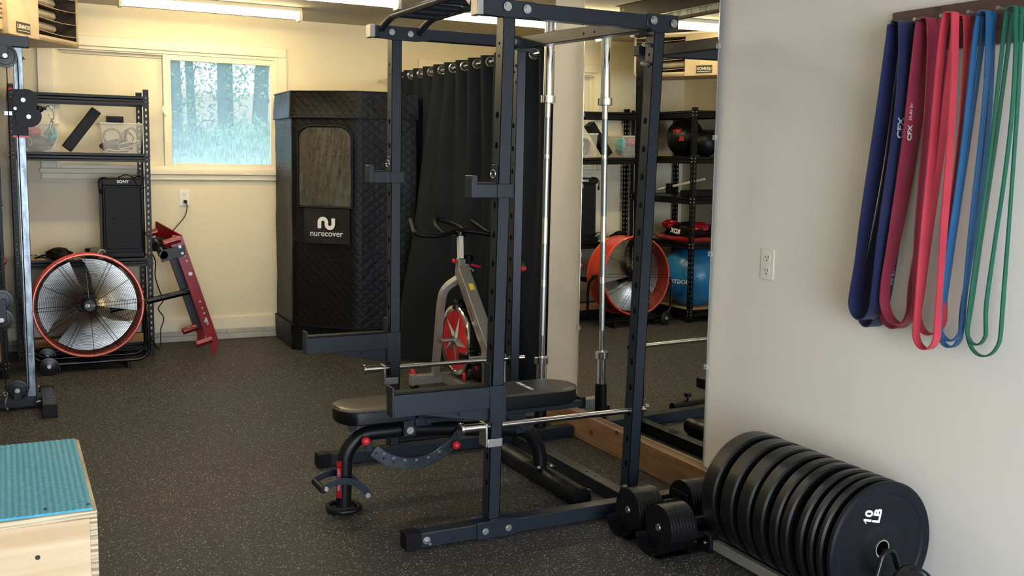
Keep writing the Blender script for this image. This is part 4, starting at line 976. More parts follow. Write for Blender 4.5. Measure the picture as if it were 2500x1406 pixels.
g = G(); g.prism([(5.10, .335), (4.86, .33), (4.80, .07), (5.07, .07), (5.09, .22)], (2.385, 0, 0), (0, 1, 0), (0, 0, 1), .065); build('rear_frame', g, 'silver', parent=t, bevel=.004)
g = G(); g.bar((2.44, 4.90, .30), (2.44, 4.74, .80), .03, .03, up=(0, 1, 0)); build('seat_post', g, 'black', parent=t, bevel=.003)
g = G(); g.sphere((2.385, 4.70, .835), .1, 28, 14, (.40, 1.0, .5)); sd = build('saddle', g, 'vinyl', parent=t)
g = G(); g.tube([(2.385+.036*math.cos(a), 4.70+.090*math.sin(a), .83) for a in [2*PI*k/28 for k in range(28)]], .014, 8, closed=True); build('saddle_trim', g, 'redplastic', parent=sd)
fc = Vector((2.375, 5.41, .318)); fx = Vector((1, 0, 0))
g = G().lathe([(.15, -.012), (.182, -.012), (.186, -.018), (.205, -.018), (.210, -.012), (.210, .012), (.205, .018), (.186, .018), (.15, .012)], fc, fx, 72, closed=True); fw = build('flywheel', g, 'chrome', parent=t)
g = G().lathe([(.001, -.014), (.178, -.012), (.178, .012), (.001, .014)], fc, fx, 64); build('flywheel_disc', g, 'redplastic', parent=fw)
g = G()
for k in range(6):
    if k == 5: pass
for k in range(5):
    a = PI/2 + 2*PI*k/5 + .42; L_ = .165 if k != 2 else .15; tip = (math.cos(a)*L_, math.sin(a)*L_)
    for s_ in (-1, 1):
        b = a + s_*PI/5; q = (math.cos(b)*.046, math.sin(b)*.046)
        p0 = fc + Vector((-.024, 0, 0)); p1 = fc + Vector((-.015, tip[0], tip[1])); p2 = fc + Vector((-.015, q[0], q[1]))
        p3 = fc + Vector((-.013, 0, 0)); g.poly([p0, p1, p2, p3], [(0, 1, 2), (3, 2, 1), (0, 3, 1), (0, 2, 3)], 0 if s_ > 0 else 1)
build('star_emblem', g, ['fixture', 'silver'], parent=fw, smooth=0)
g = G(); g.cyl(fc+Vector((-.10, 0, 0)), fc+Vector((-.012, 0, 0)), .009); g.cyl(fc+Vector((-.032, 0, 0)), fc+Vector((-.018, 0, 0)), .026); g.cyl(fc+Vector((-.108, 0, 0)), fc+Vector((-.09, 0, 0)), .014, seg=6); g.cyl(fc+Vector((-.07, 0, 0)), fc+Vector((-.055, 0, 0)), .014); build('axle', g, 'zinc', parent=fw)
g = G().box(2.375, 2.43, 5.37, 5.45, .495, .545); g.cyl((2.41, 5.43, .53), (2.41, 5.44, .66), .006); g.box(2.37, 2.40, 5.40, 5.47, .535, .56); build('brake_pad', g, 'blackgloss', parent=t, bevel=.004)
g = G(); g.torus((2.43, 5.40, .31), (1, 0, 0), .222, .007, 56, 8); g.tube([(2.44, 5.3, .50), (2.44, 5.08, .42)], .01); build('chain_guard', g, 'blackgloss', parent=t)
g = G(); g.lathe([(.02, -.02), (.10, -.018), (.11, -.008), (.11, .008), (.02, .012)], (2.47, 5.06, .26), (1, 0, 0), 36); g.bar((2.405, 5.06, .26), (2.405, 5.13, .265), .012, .022); g.cyl((2.395, 5.06, .26), (2.45, 5.06, .26), .014); build('crank', g, 'black', parent=t, bevel=.002)
p = tag(build('pedal', G().box(2.295, 2.39, 5.09, 5.18, .255, .279), 'chrome', parent=t, bevel=.004)); g = G(); g.box(2.307, 2.38, 5.085, 5.185, .245, .257); g.box(2.345, 2.405, 5.16, 5.19, .238, .288); g.box(2.285, 2.307, 5.09, 5.18, .245, .289); g.tube(smooth_path([(2.295, 5.11, .273), (2.305, 5.11, .295), (2.345, 5.11, .305), (2.385, 5.11, .295), (2.39, 5.11, .273)], 4), .007, 8); build('toe_cage', g, 'blackgloss', parent=p)
g = G().box(2.45, 2.62, 4.98, 5.20, .02, .13); g.sphere((2.40, 5.16, .16), .05, 20, 12, (.9, 1, 1)); g.box(2.36, 2.47, 5.08, 5.16, .15, .23); build('lower_pedal', g, 'black', parent=t, bevel=.008)
g = G(); g.cyl((2.37, 5.10, .215), (2.355, 5.095, .21), .012); g.sphere((2.33, 5.2, .14), .018, 12, 8, (.6, 1, 1.6)); build('pedal_reflector', g, 'redplastic', parent=t)
g = G(); g.cyl((2.455, 5.44, .78), (2.455, 5.44, .82), .026, .030, 20); build('tension_knob', g, 'black', parent=t, bevel=.003)
g = G(); g.box(2.425, 2.455, 5.42, 5.46, .70, .77); g.tube([(2.455, 5.43, .745), (2.475, 5.40, .725)], .008); build('post_clamp', g, 'zinc', parent=t, bevel=.003)
g = G(); g.obox((2.492, 5.42, .757), (.065, .03, .014), Matrix.Rotation(.25, 3, 'Y')); build('clamp_lever', g, 'redplastic', parent=t, bevel=.006)
g = G(); g.sphere((2.368, 5.46, .785), .013, 16, 10, (.8, 1, 1.2)); g.cyl((2.37, 5.46, .785), (2.39, 5.458, .785), .005); build('pop_pin_knob', g, 'redplastic', parent=t)
g = G(); R0 = frame((2.384, 5.385, .668), (0, -1, 0), (0, 0, 1)); dd_ = Vector((.01, -.40, -.43)).normalized(); nn_ = Vector((0, -.43, .40)).normalized(); cc_ = Vector((2.415, 5.33, .6225)) + nn_*.0385; xx_ = dd_.cross(nn_).normalized(); g.obox(cc_, (.028, .045, .001), Matrix((xx_, dd_, nn_)).transposed()); build('warning_label', g, 'yellow', parent=t)
d_ = Vector((0, -.40, -.43)).normalized(); g = G(); g.add(text_mesh('Sunny', .042, .001), frame((2.3755, 5.22, .50), d_, Vector((0, -.43, .40)))); build('frame_lettering', g, 'red', parent=t)
g = G(); g.tube(fillet([(2.165, 5.64, 1.02), (2.125, 5.47, .945), (2.27, 5.455, .935), (2.41, 5.49, .965), (2.53, 5.46, .955), (2.615, 5.44, .935), (2.565, 5.64, 1.01)], .045, 6), .0155, 14); build('handlebar', g, 'black', parent=t)
g = G(); g.tube(smooth_path([(2.31, 5.47, .945), (2.295, 5.55, .985), (2.33, 5.65, 1.02), (2.39, 5.64, 1.01), (2.44, 5.56, .985), (2.45, 5.48, .96)], 7), .0145, 14); build('centre_grip', g, 'black', parent=t)
g = G().cyl((2.412, 5.475, .935), (2.412, 5.475, .962), .03); g.box(2.38, 2.45, 5.455, 5.50, .928, .938); build('handlebar_clamp', g, 'blackgloss', parent=t, bevel=.004)
# ------------------------------------------------------------------ power rack
t = thing('power_rack', (1.9, 3.8, 0), 'black steel power rack with pull-up bars standing in front of the mirror', 'power rack')
def rack_post(xb, xt, y0, z0=.05, z1=1.89, big=(1.55, 1.443, 1.336, 1.229, 1.122, 1.019, .915, .814, .711, .611, .508, .405, .30, .20), small=(1.80, 1.756)):
    w, d = .047, .055; L = z1-z0; dx = (xt-xb)*L/1.9
    hol = [circ(0, z-z0, .0125, 18) for z in big if z < z1] + [circ(0, z-z0, .006, 12) for z in small]
    pm = curve_mesh([(-d/2, 0), (d/2, 0), (d/2, L), (-d/2, L)], hol, .0025)
    x0 = xb + (xt-xb)*z0/1.9 - w/2
    sh = Matrix.Identity(4); sh[0][2] = dx/L; sh[0][3] = -dx/L*z0
    g = G()
    for xo in (0, w-.0025): g.add(pm, sh @ frame((x0+xo+.00125, y0+d/2, z0), (0, 1, 0), (0, 0, 1)))
    for yo in (0, d-.0025):
        vs = [(x0, y0+yo, z0), (x0+w, y0+yo, z0), (x0+w, y0+yo+.0025, z0), (x0, y0+yo+.0025, z0)]
        vs += [(a+dx, b, z1) for a, b, c in vs]
        g.poly(vs, [(0, 1, 2, 3), (4, 5, 6, 7), (0, 1, 5, 4), (1, 2, 6, 5), (2, 3, 7, 6), (3, 0, 4, 7)])
    p = build('upright', g, 'rack', parent=t, smooth=0)
    g = G()
    for tx, z in (('5', .845), ('10', 1.368)):
        g.add(text_mesh(tx, .022, .0006, .0005), frame((x0 + dx*(z-z0)/L - .0006, y0+d/2, z), (0, -1, 0), (0, 0, 1)))
    build('hole_number', g, 'slot', parent=p, smooth=0)
rack_post(1.5805, 1.6065, 3.24, z1=1.90); rack_post(1.574, 1.574, 4.29, z1=1.92); rack_post(2.194, 2.242, 3.24, z1=1.91); rack_post(2.192, 2.195, 4.29, z1=1.92)
g = G().box(1.50, 2.19, 3.232, 3.287, 1.89, 1.943); build('top_side_beam', g, 'rack', parent=t, bevel=.003)
g = G().box(1.478, 1.502, 3.230, 3.289, 1.888, 1.945); build('beam_cap', g, 'silver', parent=t, bevel=.002)
g = G().prism([(1.50, 1.89), (1.50, 1.945), (1.70, 1.945), (1.70, 1.893), (1.64, 1.885), (1.56, 1.885)], (0, 3.226, 0), (1, 0, 0), (0, 0, 1), -.005); g.prism([(2.175, 1.90), (2.175, 1.948), (2.318, 1.948), (2.318, 1.898), (2.28, 1.893), (2.275, 1.88), (2.215, 1.88)], (0, 3.227, 0), (1, 0, 0), (0, 0, 1), -.005); g.prism([(2.18, 3.29), (2.25, 3.29), (2.25, 3.40), (2.205, 3.36)], (0, 0, 1.875), (1, 0, 0), (0, 1, 0), .006); build_each('gusset_plate', g, 'rack', parent=t, bevel=.002)
g = G().box(1.47, 2.24, 4.287, 4.342, 1.912, 1.963); build('top_side_beam', g, 'rack', parent=t, bevel=.003)
g = G().box(1.449, 1.472, 4.285, 4.345, 1.910, 1.965); build('beam_cap', g, 'silver', parent=t, bevel=.002)
g = G().prism([(1.49, 1.906), (1.49, 1.964), (1.72, 1.964), (1.72, 1.908), (1.66, 1.902), (1.55, 1.902)], (0, 4.280, 0), (1, 0, 0), (0, 0, 1), -.005); g.prism([(2.12, 1.908), (2.12, 1.964), (2.25, 1.964), (2.25, 1.895), (2.18, 1.895)], (0, 4.281, 0), (1, 0, 0), (0, 0, 1), -.005); build_each('gusset_plate', g, 'rack', parent=t, bevel=.002)
g = G(); 
vs = []
for yy, x0, z0 in ((3.29, 2.195, 1.890), (4.285, 2.155, 1.906)):
    vs += [(x0, yy, z0), (x0+.055, yy, z0), (x0+.055, yy, z0+.052), (x0, yy, z0+.052)]
g.poly(vs, [(0, 1, 2, 3), (4, 5, 6, 7), (0, 1, 5, 4), (1, 2, 6, 5), (2, 3, 7, 6), (3, 0, 4, 7)]); cb = build('rear_top_beam', g, 'rack', parent=t, bevel=.003)
g = G()
for yy in (3.62, 3.70): xh = 2.195-.0402*(yy-3.29); g.cyl((xh, yy, 1.918), (xh-.0008, yy, 1.918), .006, seg=12)
build_each('beam_hole', g, 'rackdark', parent=cb)
g = G().box(1.232, 2.52, 3.226, 3.281, .002, .058); build('base_side_beam', g, 'rack', parent=t, bevel=.003)
g = G().box(1.228, 1.288, 3.223, 3.284, 0, .061)
for k in range(5): g.box(1.229+.011*k, 1.234+.011*k, 3.2215, 3.2855, .001, .062)
build('foot_cap', g, 'black', parent=t, bevel=.001)
g = G().box(1.215, 2.535, 4.287, 4.342, .002, .058); build('base_side_beam', g, 'rack', parent=t, bevel=.003)
g = G().box(1.210, 1.270, 4.284, 4.345, 0, .061)
for k in range(5): g.box(1.211+.011*k, 1.216+.011*k, 4.2825, 4.3465, .001, .062)
build('foot_cap', g, 'black', parent=t, bevel=.001)
g = G().box(2.185, 2.24, 3.282, 4.286, .002, .056); build('base_cross_beam', g, 'rack', parent=t, bevel=.003)
g = G()
for yy in (3.55, 3.62, 3.95, 4.0): g.cyl((2.2125, yy, .056), (2.2125, yy, .0568), .006, seg=12)
build_each('beam_hole', g, 'rackdark', parent=t)
g = G().box(1.505, 1.665, 3.218, 3.226, .0, .066); g.box(1.505, 1.665, 3.281, 3.288, 0, .066); g.box(1.52, 1.66, 4.279, 4.287, 0, .066); g.box(2.14, 2.27, 3.218, 3.226, 0, .066); g.box(1.56, 1.63, 3.226, 3.30, .055, .068); build_each('base_bracket', g, 'rack', parent=t, bevel=.002)
g = G()
for x in (1.537, 1.632): bolt(g, (x, 3.218, .030), (0, -1, 0), .0095, .008)
for x, z in ((1.588, 1.921), (1.665, 1.918), (2.20, 1.922), (2.292, 1.916)): bolt(g, (x, 3.221, z), (0, -1, 0), .0115, .008)
for x, z in ((1.545, 1.935), (1.632, 1.932), (2.15, 1.935)): bolt(g, (x, 4.275, z), (0, -1, 0), .010, .008)
for x, y_, z in ((2.2, 3.262, 1.835), (2.197, 3.262, 1.765), (2.179, 4.31, 1.83), (2.179, 4.31, 1.755), (2.168, 3.25, .11)):
    g.cyl((x+.015, y_, z), (x-.012, y_, z), .0085, seg=6); g.cyl((x+.015, y_, z), (x-.02, y_, z), .005, seg=10)
g.cyl((1.307, 3.226, .03), (1.307, 3.19, .028), .005); g.cyl((1.307, 3.226, .03), (1.307, 3.214, .03), .011, seg=6); g.cyl((1.307, 3.228, .03), (1.307, 3.222, .03), .014)
g.cyl((2.255, 3.262, .425), (2.27, 3.262, .425), .008); build_each('bolt', g, 'zinc', parent=t)
g = G().cyl((1.41, 3.2262, .026), (1.41, 3.2255, .026), .005); g.cyl((1.45, 4.2862, .028), (1.45, 4.2868-.001, .028), .005); build_each('beam_hole', g, 'rackdark', parent=t)
# pull-up grips
for P in ([(1.50, 4.29, 1.945), (1.515, 4.20, 1.992), (1.515, 3.43, 1.992), (1.49, 3.29, 1.93)], [(1.675, 4.29, 1.94), (1.69, 4.18, 1.992), (1.69, 3.46, 1.992), (1.67, 3.29, 1.93)]):
    g = G().tube(fillet(P, .05, 5), .0155, 14); build('pull_up_bar', g, 'rack', parent=t)
for yy in (4.12, 3.98, 3.84, 3.66, 3.52):
    g = G().cyl((1.515, yy, 1.992), (1.69, yy, 1.992), .0145); build('grip_bar', g, 'rack', parent=t)
# J hooks
def jhook(xf, y0, z, nm='j_hook'):
    g = G().box(xf-.105, xf-.082, y0-.004, y0+.059, z, z+.078); g.box(xf-.082, xf+.0, y0, y0+.055, z, z+.048)
    g.box(xf-.004, xf+.06, y0-.005, y0, z, z+.05); g.box(xf-.004, xf+.0, y0, y0+.05, z+.045, z+.118); j = build(nm, g, 'rack', parent=t, bevel=.002)
    g = G().box(xf-.081, xf-.006, y0+.004, y0+.051, z+.048, z+.054); build('hook_liner', g, 'black', parent=j)
    g = G(); g.torus((xf-.009, y0+.025, z+.085), (1, .2, 0), .014, .002, 20, 6); build('hook_ring', g, 'chrome', parent=j)
jhook(1.572, 3.236, 1.257); jhook(1.550, 4.286, 1.277)
def spotter(x0, xf, y0, z, h, up, low):
    g = G().box(x0+.008, xf, y0, y0+.055, z, z+h); g.box(x0, x0+.008, y0-.003, y0+.058, z, z+h+.028)
    g.prism([(xf-.30, z+.004), (xf, z+.004), (xf, low+.01), (xf-.02, low+.006)], (0, y0+.012, 0), (1, 0, 0), (0, 0, 1), -.005)
    g.box(xf-.003, xf+.062, y0-.005, y0-.0005, low, z+h+.003); g.box(xf-.003, xf+.0, y0, y0+.055, z, up); g.box(xf+.058, xf+.062, y0, y0+.05, low, z+h)
    a = build('safety_arm', g, 'rack', parent=t, bevel=.002)
    g = G().box(x0+.009, xf-.004, y0+.006, y0+.049, z+h, z+h+.008); build('arm_liner', g, 'black', parent=a, bevel=.002)
    g = G().cyl((xf-.12, y0+.0055, z-.012), (xf-.12, y0+.0065, z-.012), .005); build('arm_hole', g, 'rackdark', parent=a)
spotter(1.176, 1.556, 3.234, .490, .080, .655, .435); spotter(1.157, 1.535, 4.284, .522, .072, .665, .46)
# chrome spotter pipes
for x0, yy, z in ((1.449, 3.265, .414), (1.430, 4.318, .427)):
    g = G().cyl((x0+.012, yy, z), (2.255, yy, z), .0115, seg=20); sp = build('safety_pipe', g, 'chrome', parent=t)
    g = G().cyl((x0, yy, z), (x0+.012, yy, z), .024, seg=24); g.cyl((x0+.012, yy, z), (x0+.10, yy, z), .0165, seg=24); build('pipe_handle', g, 'chrome', parent=sp, bevel=.002)
    xx = x0+.097
    g = G().box(xx-.006, xx+.003, yy-.03, yy+.03, z-.07, z+.018); g.box(xx, xx+.062, yy-.033, yy-.028, z-.072, z-.04); build('pipe_clip', g, 'zinc', parent=sp, bevel=.002)
# vertical bar holder at the rear corner
g = G().cyl((2.385, 4.372, 0), (2.385, 4.372, .235), .031, seg=28); g.torus((2.385, 4.372, .235), (0, 0, 1), .030, .003, 28); build('bar_holder', g, 'black', parent=t)
# ------------------------------------------------------------------ barbell standing upright
bx, by = 2.385, 4.372
t = thing('barbell', (bx, by, .02), 'chrome olympic barbell standing upright in its holder beside the mirror', 'barbell')
g = G().cyl((bx, by, .41), (bx, by, 1.68), .0145, seg=24); sh = build('bar_shaft', g, 'chrome', parent=t)
g = G()
for z0, z1 in ((.52, .765), (.80, .98), (1.11, 1.40), (1.42, 1.60)): g.cyl((bx, by, z0), (bx, by, z1), .0150, seg=24)
build('knurling', g, 'knurl', parent=sh)
for z0, z1, c in ((.02, .375, .392), (1.70, 2.10, 1.685)):
    g = G().cyl((bx, by, z0), (bx, by, z1), .0245, seg=28); s = build('bar_sleeve', g, 'chrome', parent=t, bevel=.002)
    g = G().lathe([(.015, -.021), (.037, -.018), (.037, .018), (.015, .021)], (bx, by, c+.0), (0, 0, 1), 32); build('bar_collar', g, 'chrome', parent=s, bevel=.002)
# ------------------------------------------------------------------ adjustable bench
t = thing('weight_bench', (1.6, 3.72, 0), 'black padded adjustable weight bench standing inside the power rack', 'weight bench')
yb = 3.72
P = fillet([(1.152, yb, .02), (1.158, yb, .235), (1.215, yb, .300), (1.33, yb, .312)], .09, 8)[:-1] + [Vector((1.40, yb, .305)), Vector((1.62, yb, .285))] + fillet([(1.75, yb, .27), (1.97, yb, .243), (2.03, yb, .15), (2.035, yb, .07)], .10, 8)
g = G().tube(P, .030, 20); build('bench_frame', g, 'vinylside', parent=t)
g = G(); g.tube([(a, b, .014) for a, b in [(1.153+p[0], yb+p[1]) for p in rrect(.115, .125, .045, 6)]], .0105, 10, closed=True); build('foot_ring', g, 'black', parent=t)
g = G(); g.tube(smooth_path([(2.035, 3.375, .042), (2.035, 3.385, .042), (2.035, 3.72, .042), (2.035, 4.04, .042), (2.035, 4.05, .042)], 3), .042, 24, radii=None); o_f = build('rear_foot', g, 'vinylside', parent=t)
g = G().box(1.985, 2.085, 3.66, 3.78, .076, .083); build('foot_plate', g, 'black', parent=t, bevel=.002)
g = G(); bolt(g, (2.005, 3.675, .083), (0, 0, 1), .008, .007); bolt(g, (2.065, 3.675, .083), (0, 0, 1), .008, .007); bolt(g, (1.413, 3.672, .310), (0, -1, 0), .011, .006); bolt(g, (1.062, 3.657, .118), (0, -1, 0), .008, .004); bolt(g, (1.232, 3.657, .070), (0, -1, 0), .008, .004); build_each('bolt', g, 'zinc', parent=t)
def arcplate(cxs, w, y0, th):   # centre line points -> plate
    n = len(cxs); L_, R_ = [], []
    for i in range(n):
        a, b = Vector(cxs[max(i-1, 0)]), Vector(cxs[min(i+1, n-1)]); d = (b-a).normalized(); q = Vector((-d.y, d.x))*w/2; c = Vector(cxs[i]); L_.append(tuple(c+q)); R_.append(tuple(c-q))
    return L_ + R_[::-1]
arc = [tuple(p)[:2] for p in smooth_path([(1.048, .112, 0), (1.085, .135, 0), (1.14, .140, 0), (1.195, .118, 0), (1.240, .066, 0)], 5)]
for yy in (3.660, 3.775):
    g = G(); g.add(curve_mesh(arcplate(arc, .026, 0, 0), [], .006), frame((0, yy, 0), (1, 0, 0), (0, 0, 1))); build('foot_hook_plate', g, 'rack', parent=t)
g = G().cyl((1.052, 3.655, .114), (1.052, 3.78, .114), .0135, seg=20); build('foot_hook_bar', g, 'black', parent=t, bevel=.002)
arc = [tuple(p)[:2] for p in smooth_path([(1.262, .243, 0), (1.33, .195, 0), (1.425, .170, 0), (1.525, .185, 0), (1.61, .245, 0)], 6)]
hol = []
for k in range(2, 21, 3): hol.append(circ(arc[k+2][0], arc[k+2][1]-.004, .0052, 10))
hol.append(circ(1.272, .232, .005, 10))
g = G(); g.add(curve_mesh(arcplate(arc, .046, 0, 0), hol, .006), frame((0, 3.678, 0), (1, 0, 0), (0, 0, 1))); lad = build('angle_ladder', g, 'gunmetal', parent=t, smooth=0)
g = G()
for k, tx in zip(range(4, 24, 3), ('70', '60', '50', '40', '30', '20', '10')):
    if k < len(arc): g.add(text_mesh(tx, .011, .0006), frame((arc[k][0], 3.6745, arc[k][1]+.014), (1, 0, 0), (0, 0, 1)))
build('ladder_number', g, 'dimwhite', parent=lad, smooth=0)
for x, z in ((1.222, .292), (1.607, .232)):
    g = G().sphere((x, 3.655, z), .017, 20, 12); g.cyl((x, 3.66, z), (x+.005, 3.70, z), .006, m=1); build('red_knob', g, ['redplastic', 'zinc'], parent=t)
g = G().box(1.235, 1.262, 3.69, 3.70, .235, .28); g.prism([(1.58, .20), (1.63, .25), (1.66, .30), (1.62, .30), (1.56, .22)], (0, 3.67, 0), (1, 0, 0), (0, 0, 1), -.01); build_each('ladder_bracket', g, 'rack', parent=t, bevel=.002)
g = G().box(1.385, 1.44, 3.672, 3.68, .285, .37); g.box(1.385, 1.44, 3.76, 3.768, .285, .37); g.box(1.43, 1.50, 3.66, 3.78, .325, .36); build_each('pivot_bracket', g, 'rack', parent=t, bevel=.004)
g = G().cyl((1.168, 3.655, .352), (1.20, 3.78, .352), .018); build('seat_adjuster', g, 'black', parent=t)
g = G()
for yy in (3.655, 3.77): g.box(1.47, 2.20, yy, yy+.03, .335, .366)
build_each('pad_rail', g, 'rack', parent=t, bevel=.003)
g = G().box(2.195, 2.225, 3.665, 3.79, .325, .375); build('rail_cap', g, 'black', parent=t, bevel=.004)
g = G().box(1.90, 1.94, 3.69, 3.75, .24, .34); g.prism([(1.83, .335), (1.93, .335), (1.97, .25), (1.93, .25)], (0, 3.68, 0), (1, 0, 0), (0, 0, 1), -.006); build_each('rear_support', g, 'rack', parent=t, bevel=.002)
def pad(outline, z0, z1, nm, label=None):
    k = len(outline); c = Vector((sum(p[0] for p in outline)/k, sum(p[1] for p in outline)/k)); g = G(); rows = []
    for s, z in ((.93, z0), (1.0, z0+.006), (1.0, z1-.012), (.985, z1-.004), (.93, z1+.001), (.80, z1+.003), (.5, z1+.004)):
        rows.append([(c.x+(p[0]-c.x)*(1-(1-s)*.35 if s < .9 else s), c.y+(p[1]-c.y)*s, z) for p in outline] )
    vs = [p for r in rows for p in r]; fs = []; ms = []
    for i in range(len(rows)-1):
        for j in range(k): fs.append((i*k+j, i*k+(j+1) % k, (i+1)*k+(j+1) % k, (i+1)*k+j))
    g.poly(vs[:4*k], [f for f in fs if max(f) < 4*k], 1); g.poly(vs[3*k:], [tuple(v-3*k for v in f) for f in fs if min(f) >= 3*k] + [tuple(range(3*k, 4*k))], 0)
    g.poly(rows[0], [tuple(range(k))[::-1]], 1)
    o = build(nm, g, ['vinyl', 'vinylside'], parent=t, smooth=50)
    g = G(); g.tube([(p[0], p[1], z1-.006) for p in outline], .0032, 6, closed=True); build('pad_seam', g, 'vinyl', parent=o)
    return o
so = [(1.40, 3.605), (1.40, 3.835)] + [(1.30, 3.836), (1.22, 3.832)] + [(1.195-.082*math.sin(a), 3.718+.112*math.cos(a)) for a in [PI*k/14 for k in range(15)]] + [(1.22, 3.604), (1.30, 3.603)]
pad(so, .366, .425, 'seat_pad')
bo = [(1.42, 3.835), (1.42, 3.603)] + [(1.6, 3.600), (2.0, 3.598)] + [(2.07+.115*math.sin(a), 3.718-.12*math.cos(a)) for a in [PI*k/14 for k in range(15)]] + [(2.0, 3.838), (1.6, 3.836)]
bp_ = pad(bo, .368, .432, 'back_pad')
g = G(); g.add(text_mesh('FINER FORM', .026, .0006, .0006), frame((1.95, 3.72, .4365), (-.02, -1, 0), (1, 0, 0))); build('pad_lettering', g, 'white', parent=bp_, smooth=0)
g = G(); g.prism(rrect(.016, .15, .002), (1.1275, 3.6985, .135), (1, -.8, 0), (0, 0, 1), -.0008); s = build('frame_sticker', g, 'red', parent=t, smooth=0)
g = G(); g.add(text_mesh('FINER FORM', .016, .0006), frame((1.1266, 3.6972, .135), (0, 0, 1), (-1, .8, 0))); build('sticker_lettering', g, 'dimwhite', parent=s, smooth=0)
# dark tube attachment behind the bench
t = thing('tube_attachment', (1.75, 4.41, 0), 'dark steel tube with a top knob lying beyond the far base beam of the rack', 'gym attachment')
g = G().tube([(1.60, 4.415, .045), (1.90, 4.40, .045)], .026, 22); g.box(1.64, 1.67, 4.39, 4.43, 0, .03); g.box(1.84, 1.87, 4.385, 4.425, 0, .03); build('tube_body', g, 'vinylside', parent=t, bevel=.003)
g = G().cyl((1.79, 4.405, .068), (1.79, 4.405, .092), .006); g.cyl((1.79, 4.405, .092), (1.79, 4.405, .112), .02, seg=8); build('lock_knob', g, 'black', parent=t)
g = G(); g.torus((2.10, 3.43, .03), (.3, 1, .2), .022, .0025, 24, 6); g.cyl((2.10, 3.42, .02), (2.10, 3.47, .02), .016); tag(build('pull_pin', g, 'chrome'), 'small chrome ringed pin on the floor by the bench rear foot', 'pin')
# ------------------------------------------------------------------ adjustable dumbbells
def dumbbell(x0, yc, label):
    zc = .098; t = thing('adjustable_dumbbell', (x0+.18, yc, 0), label, 'dumbbell', 'adjustable dumbbells on the floor by the plates')
    for xs in (x0, x0+.245):
        prof = [(.001, 0)]; x = 0
        for k in range(8):
            prof += [(.0812, x+.0006), (.0818, x+.0015), (.0818, x+.0122), (.0812, x+.0130), (.0795, x+.0134)]; x += .0138
        prof += [(.001, x)]
        g = G().lathe(prof, (xs, yc, zc), (1, 0, 0), 56); w = build('weight_head', g, 'rubber', parent=t, smooth=30)
    g = G(); g.torus((x0-.001, yc, zc), (1, 0, 0), .010, .0035, 24, 8); g.cyl((x0-.004, yc, zc), (x0, yc, zc), .007); build('end_bolt', g, 'zinc', parent=t)
    g = G().cyl((x0+.10, yc, zc), (x0+.25, yc, zc), .016, seg=24); g.box(x0+.112, x0+.12, yc-.05, yc+.05, zc-.04, zc+.04); g.box(x0+.235, x0+.243, yc-.05, yc+.05, zc-.04, zc+.04); build('grip', g, 'black', parent=t, bevel=.002)
    g = G()
    for xa, xb in ((x0-.045, x0+.11), (x0+.245, x0+.365)):
        an = [math.radians(205 + 130*k/16) for k in range(17)]
        P_ = [(yc+.094*math.cos(q), zc+.094*math.sin(q)) for q in an] + [(yc+.0835*math.cos(q), zc+.0835*math.sin(q)) for q in an[::-1]]
        g.prism(P_, (xa, 0, 0), (0, 1, 0), (0, 0, 1), xb-xa)
    g.box(x0-.03, x0+.36, yc-.05, yc+.05, 0, .006); build('cradle', g, 'blackgloss', parent=t)
dumbbell(2.045, 3.045, 'adjustable black dumbbell in its cradle nearer the rack post')
dumbbell(2.045, 2.845, 'adjustable black dumbbell in its cradle nearer the camera')
# ------------------------------------------------------------------ bumper plates on the floor cart
PX, PZ, PR = 2.345, .243, .2075
t = thing('plate_cart', (PX, 2.4, 0), 'low steel plate cart along the wall holding the row of bumper plates', 'plate rack')
for x in (PX-.115, PX+.09):
    g = G().box(x, x+.025, 1.93, 2.80, .012, .05); build('cart_rail', g, 'silver' if x < PX else 'shelf', parent=t, bevel=.003)  # left rail lighter: light on its outer face put into the colour
g = G()
for k, yy in enumerate((2.775, 2.675, 2.58, 2.495, 2.425, 2.352, 2.262, 2.202, 2.160, 2.12)):
    pass
g.box(PX-.13, PX+.125, 2.765, 2.80, .0, .07); build('cart_end', g, 'shelf', parent=t, bevel=.003); g = G(); g.box(PX-.24, PX+.125, 1.95, 1.99, 0, .06); build('cart_end', g, 'shelf', parent=t, bevel=.003)
g = G().box(PX-.145, PX-.10, 2.755, 2.80, .07, .076); build('corner_plate', g, 'shelf', parent=t)
g = G(); g.sphere((PX-.132, 2.79, .035), .006, 10, 6); build('cart_bolt', g, 'zinc', parent=t)
g = G().tube(fillet([(PX-.21, 1.975, .05), (PX-.112, 2.0, .288), (PX-.072, 2.0, .290), (PX+.0, 1.975, .05)], .03, 6), .008, 12); build('cart_handle', g, 'blackgloss', parent=t)
faces = [(2.66, .072), (2.565, .064), (2.48, .060), (2.41, .052), (2.343, .040), (2.295, .036), (2.232, .030), (2.188, .026), (2.148, .025), (2.105, .024)]
names = ['thickest black bumper plate at the far end of the row beside the dumbbells', 'second thick bumper plate from the far end of the row', 'third bumper plate from the far end of the row', 'fourth bumper plate from the far end of the row', 'fifth bumper plate from the far end, middle of the row', 'sixth bumper plate from the far end, just past the middle', 'thin bumper plate fourth from the near end of the row', 'thin bumper plate third from the near end of the row', 'thin bumper plate directly behind the front one', 'thin bumper plate at the near end marked 10 LB']
rnd = random.Random(3)
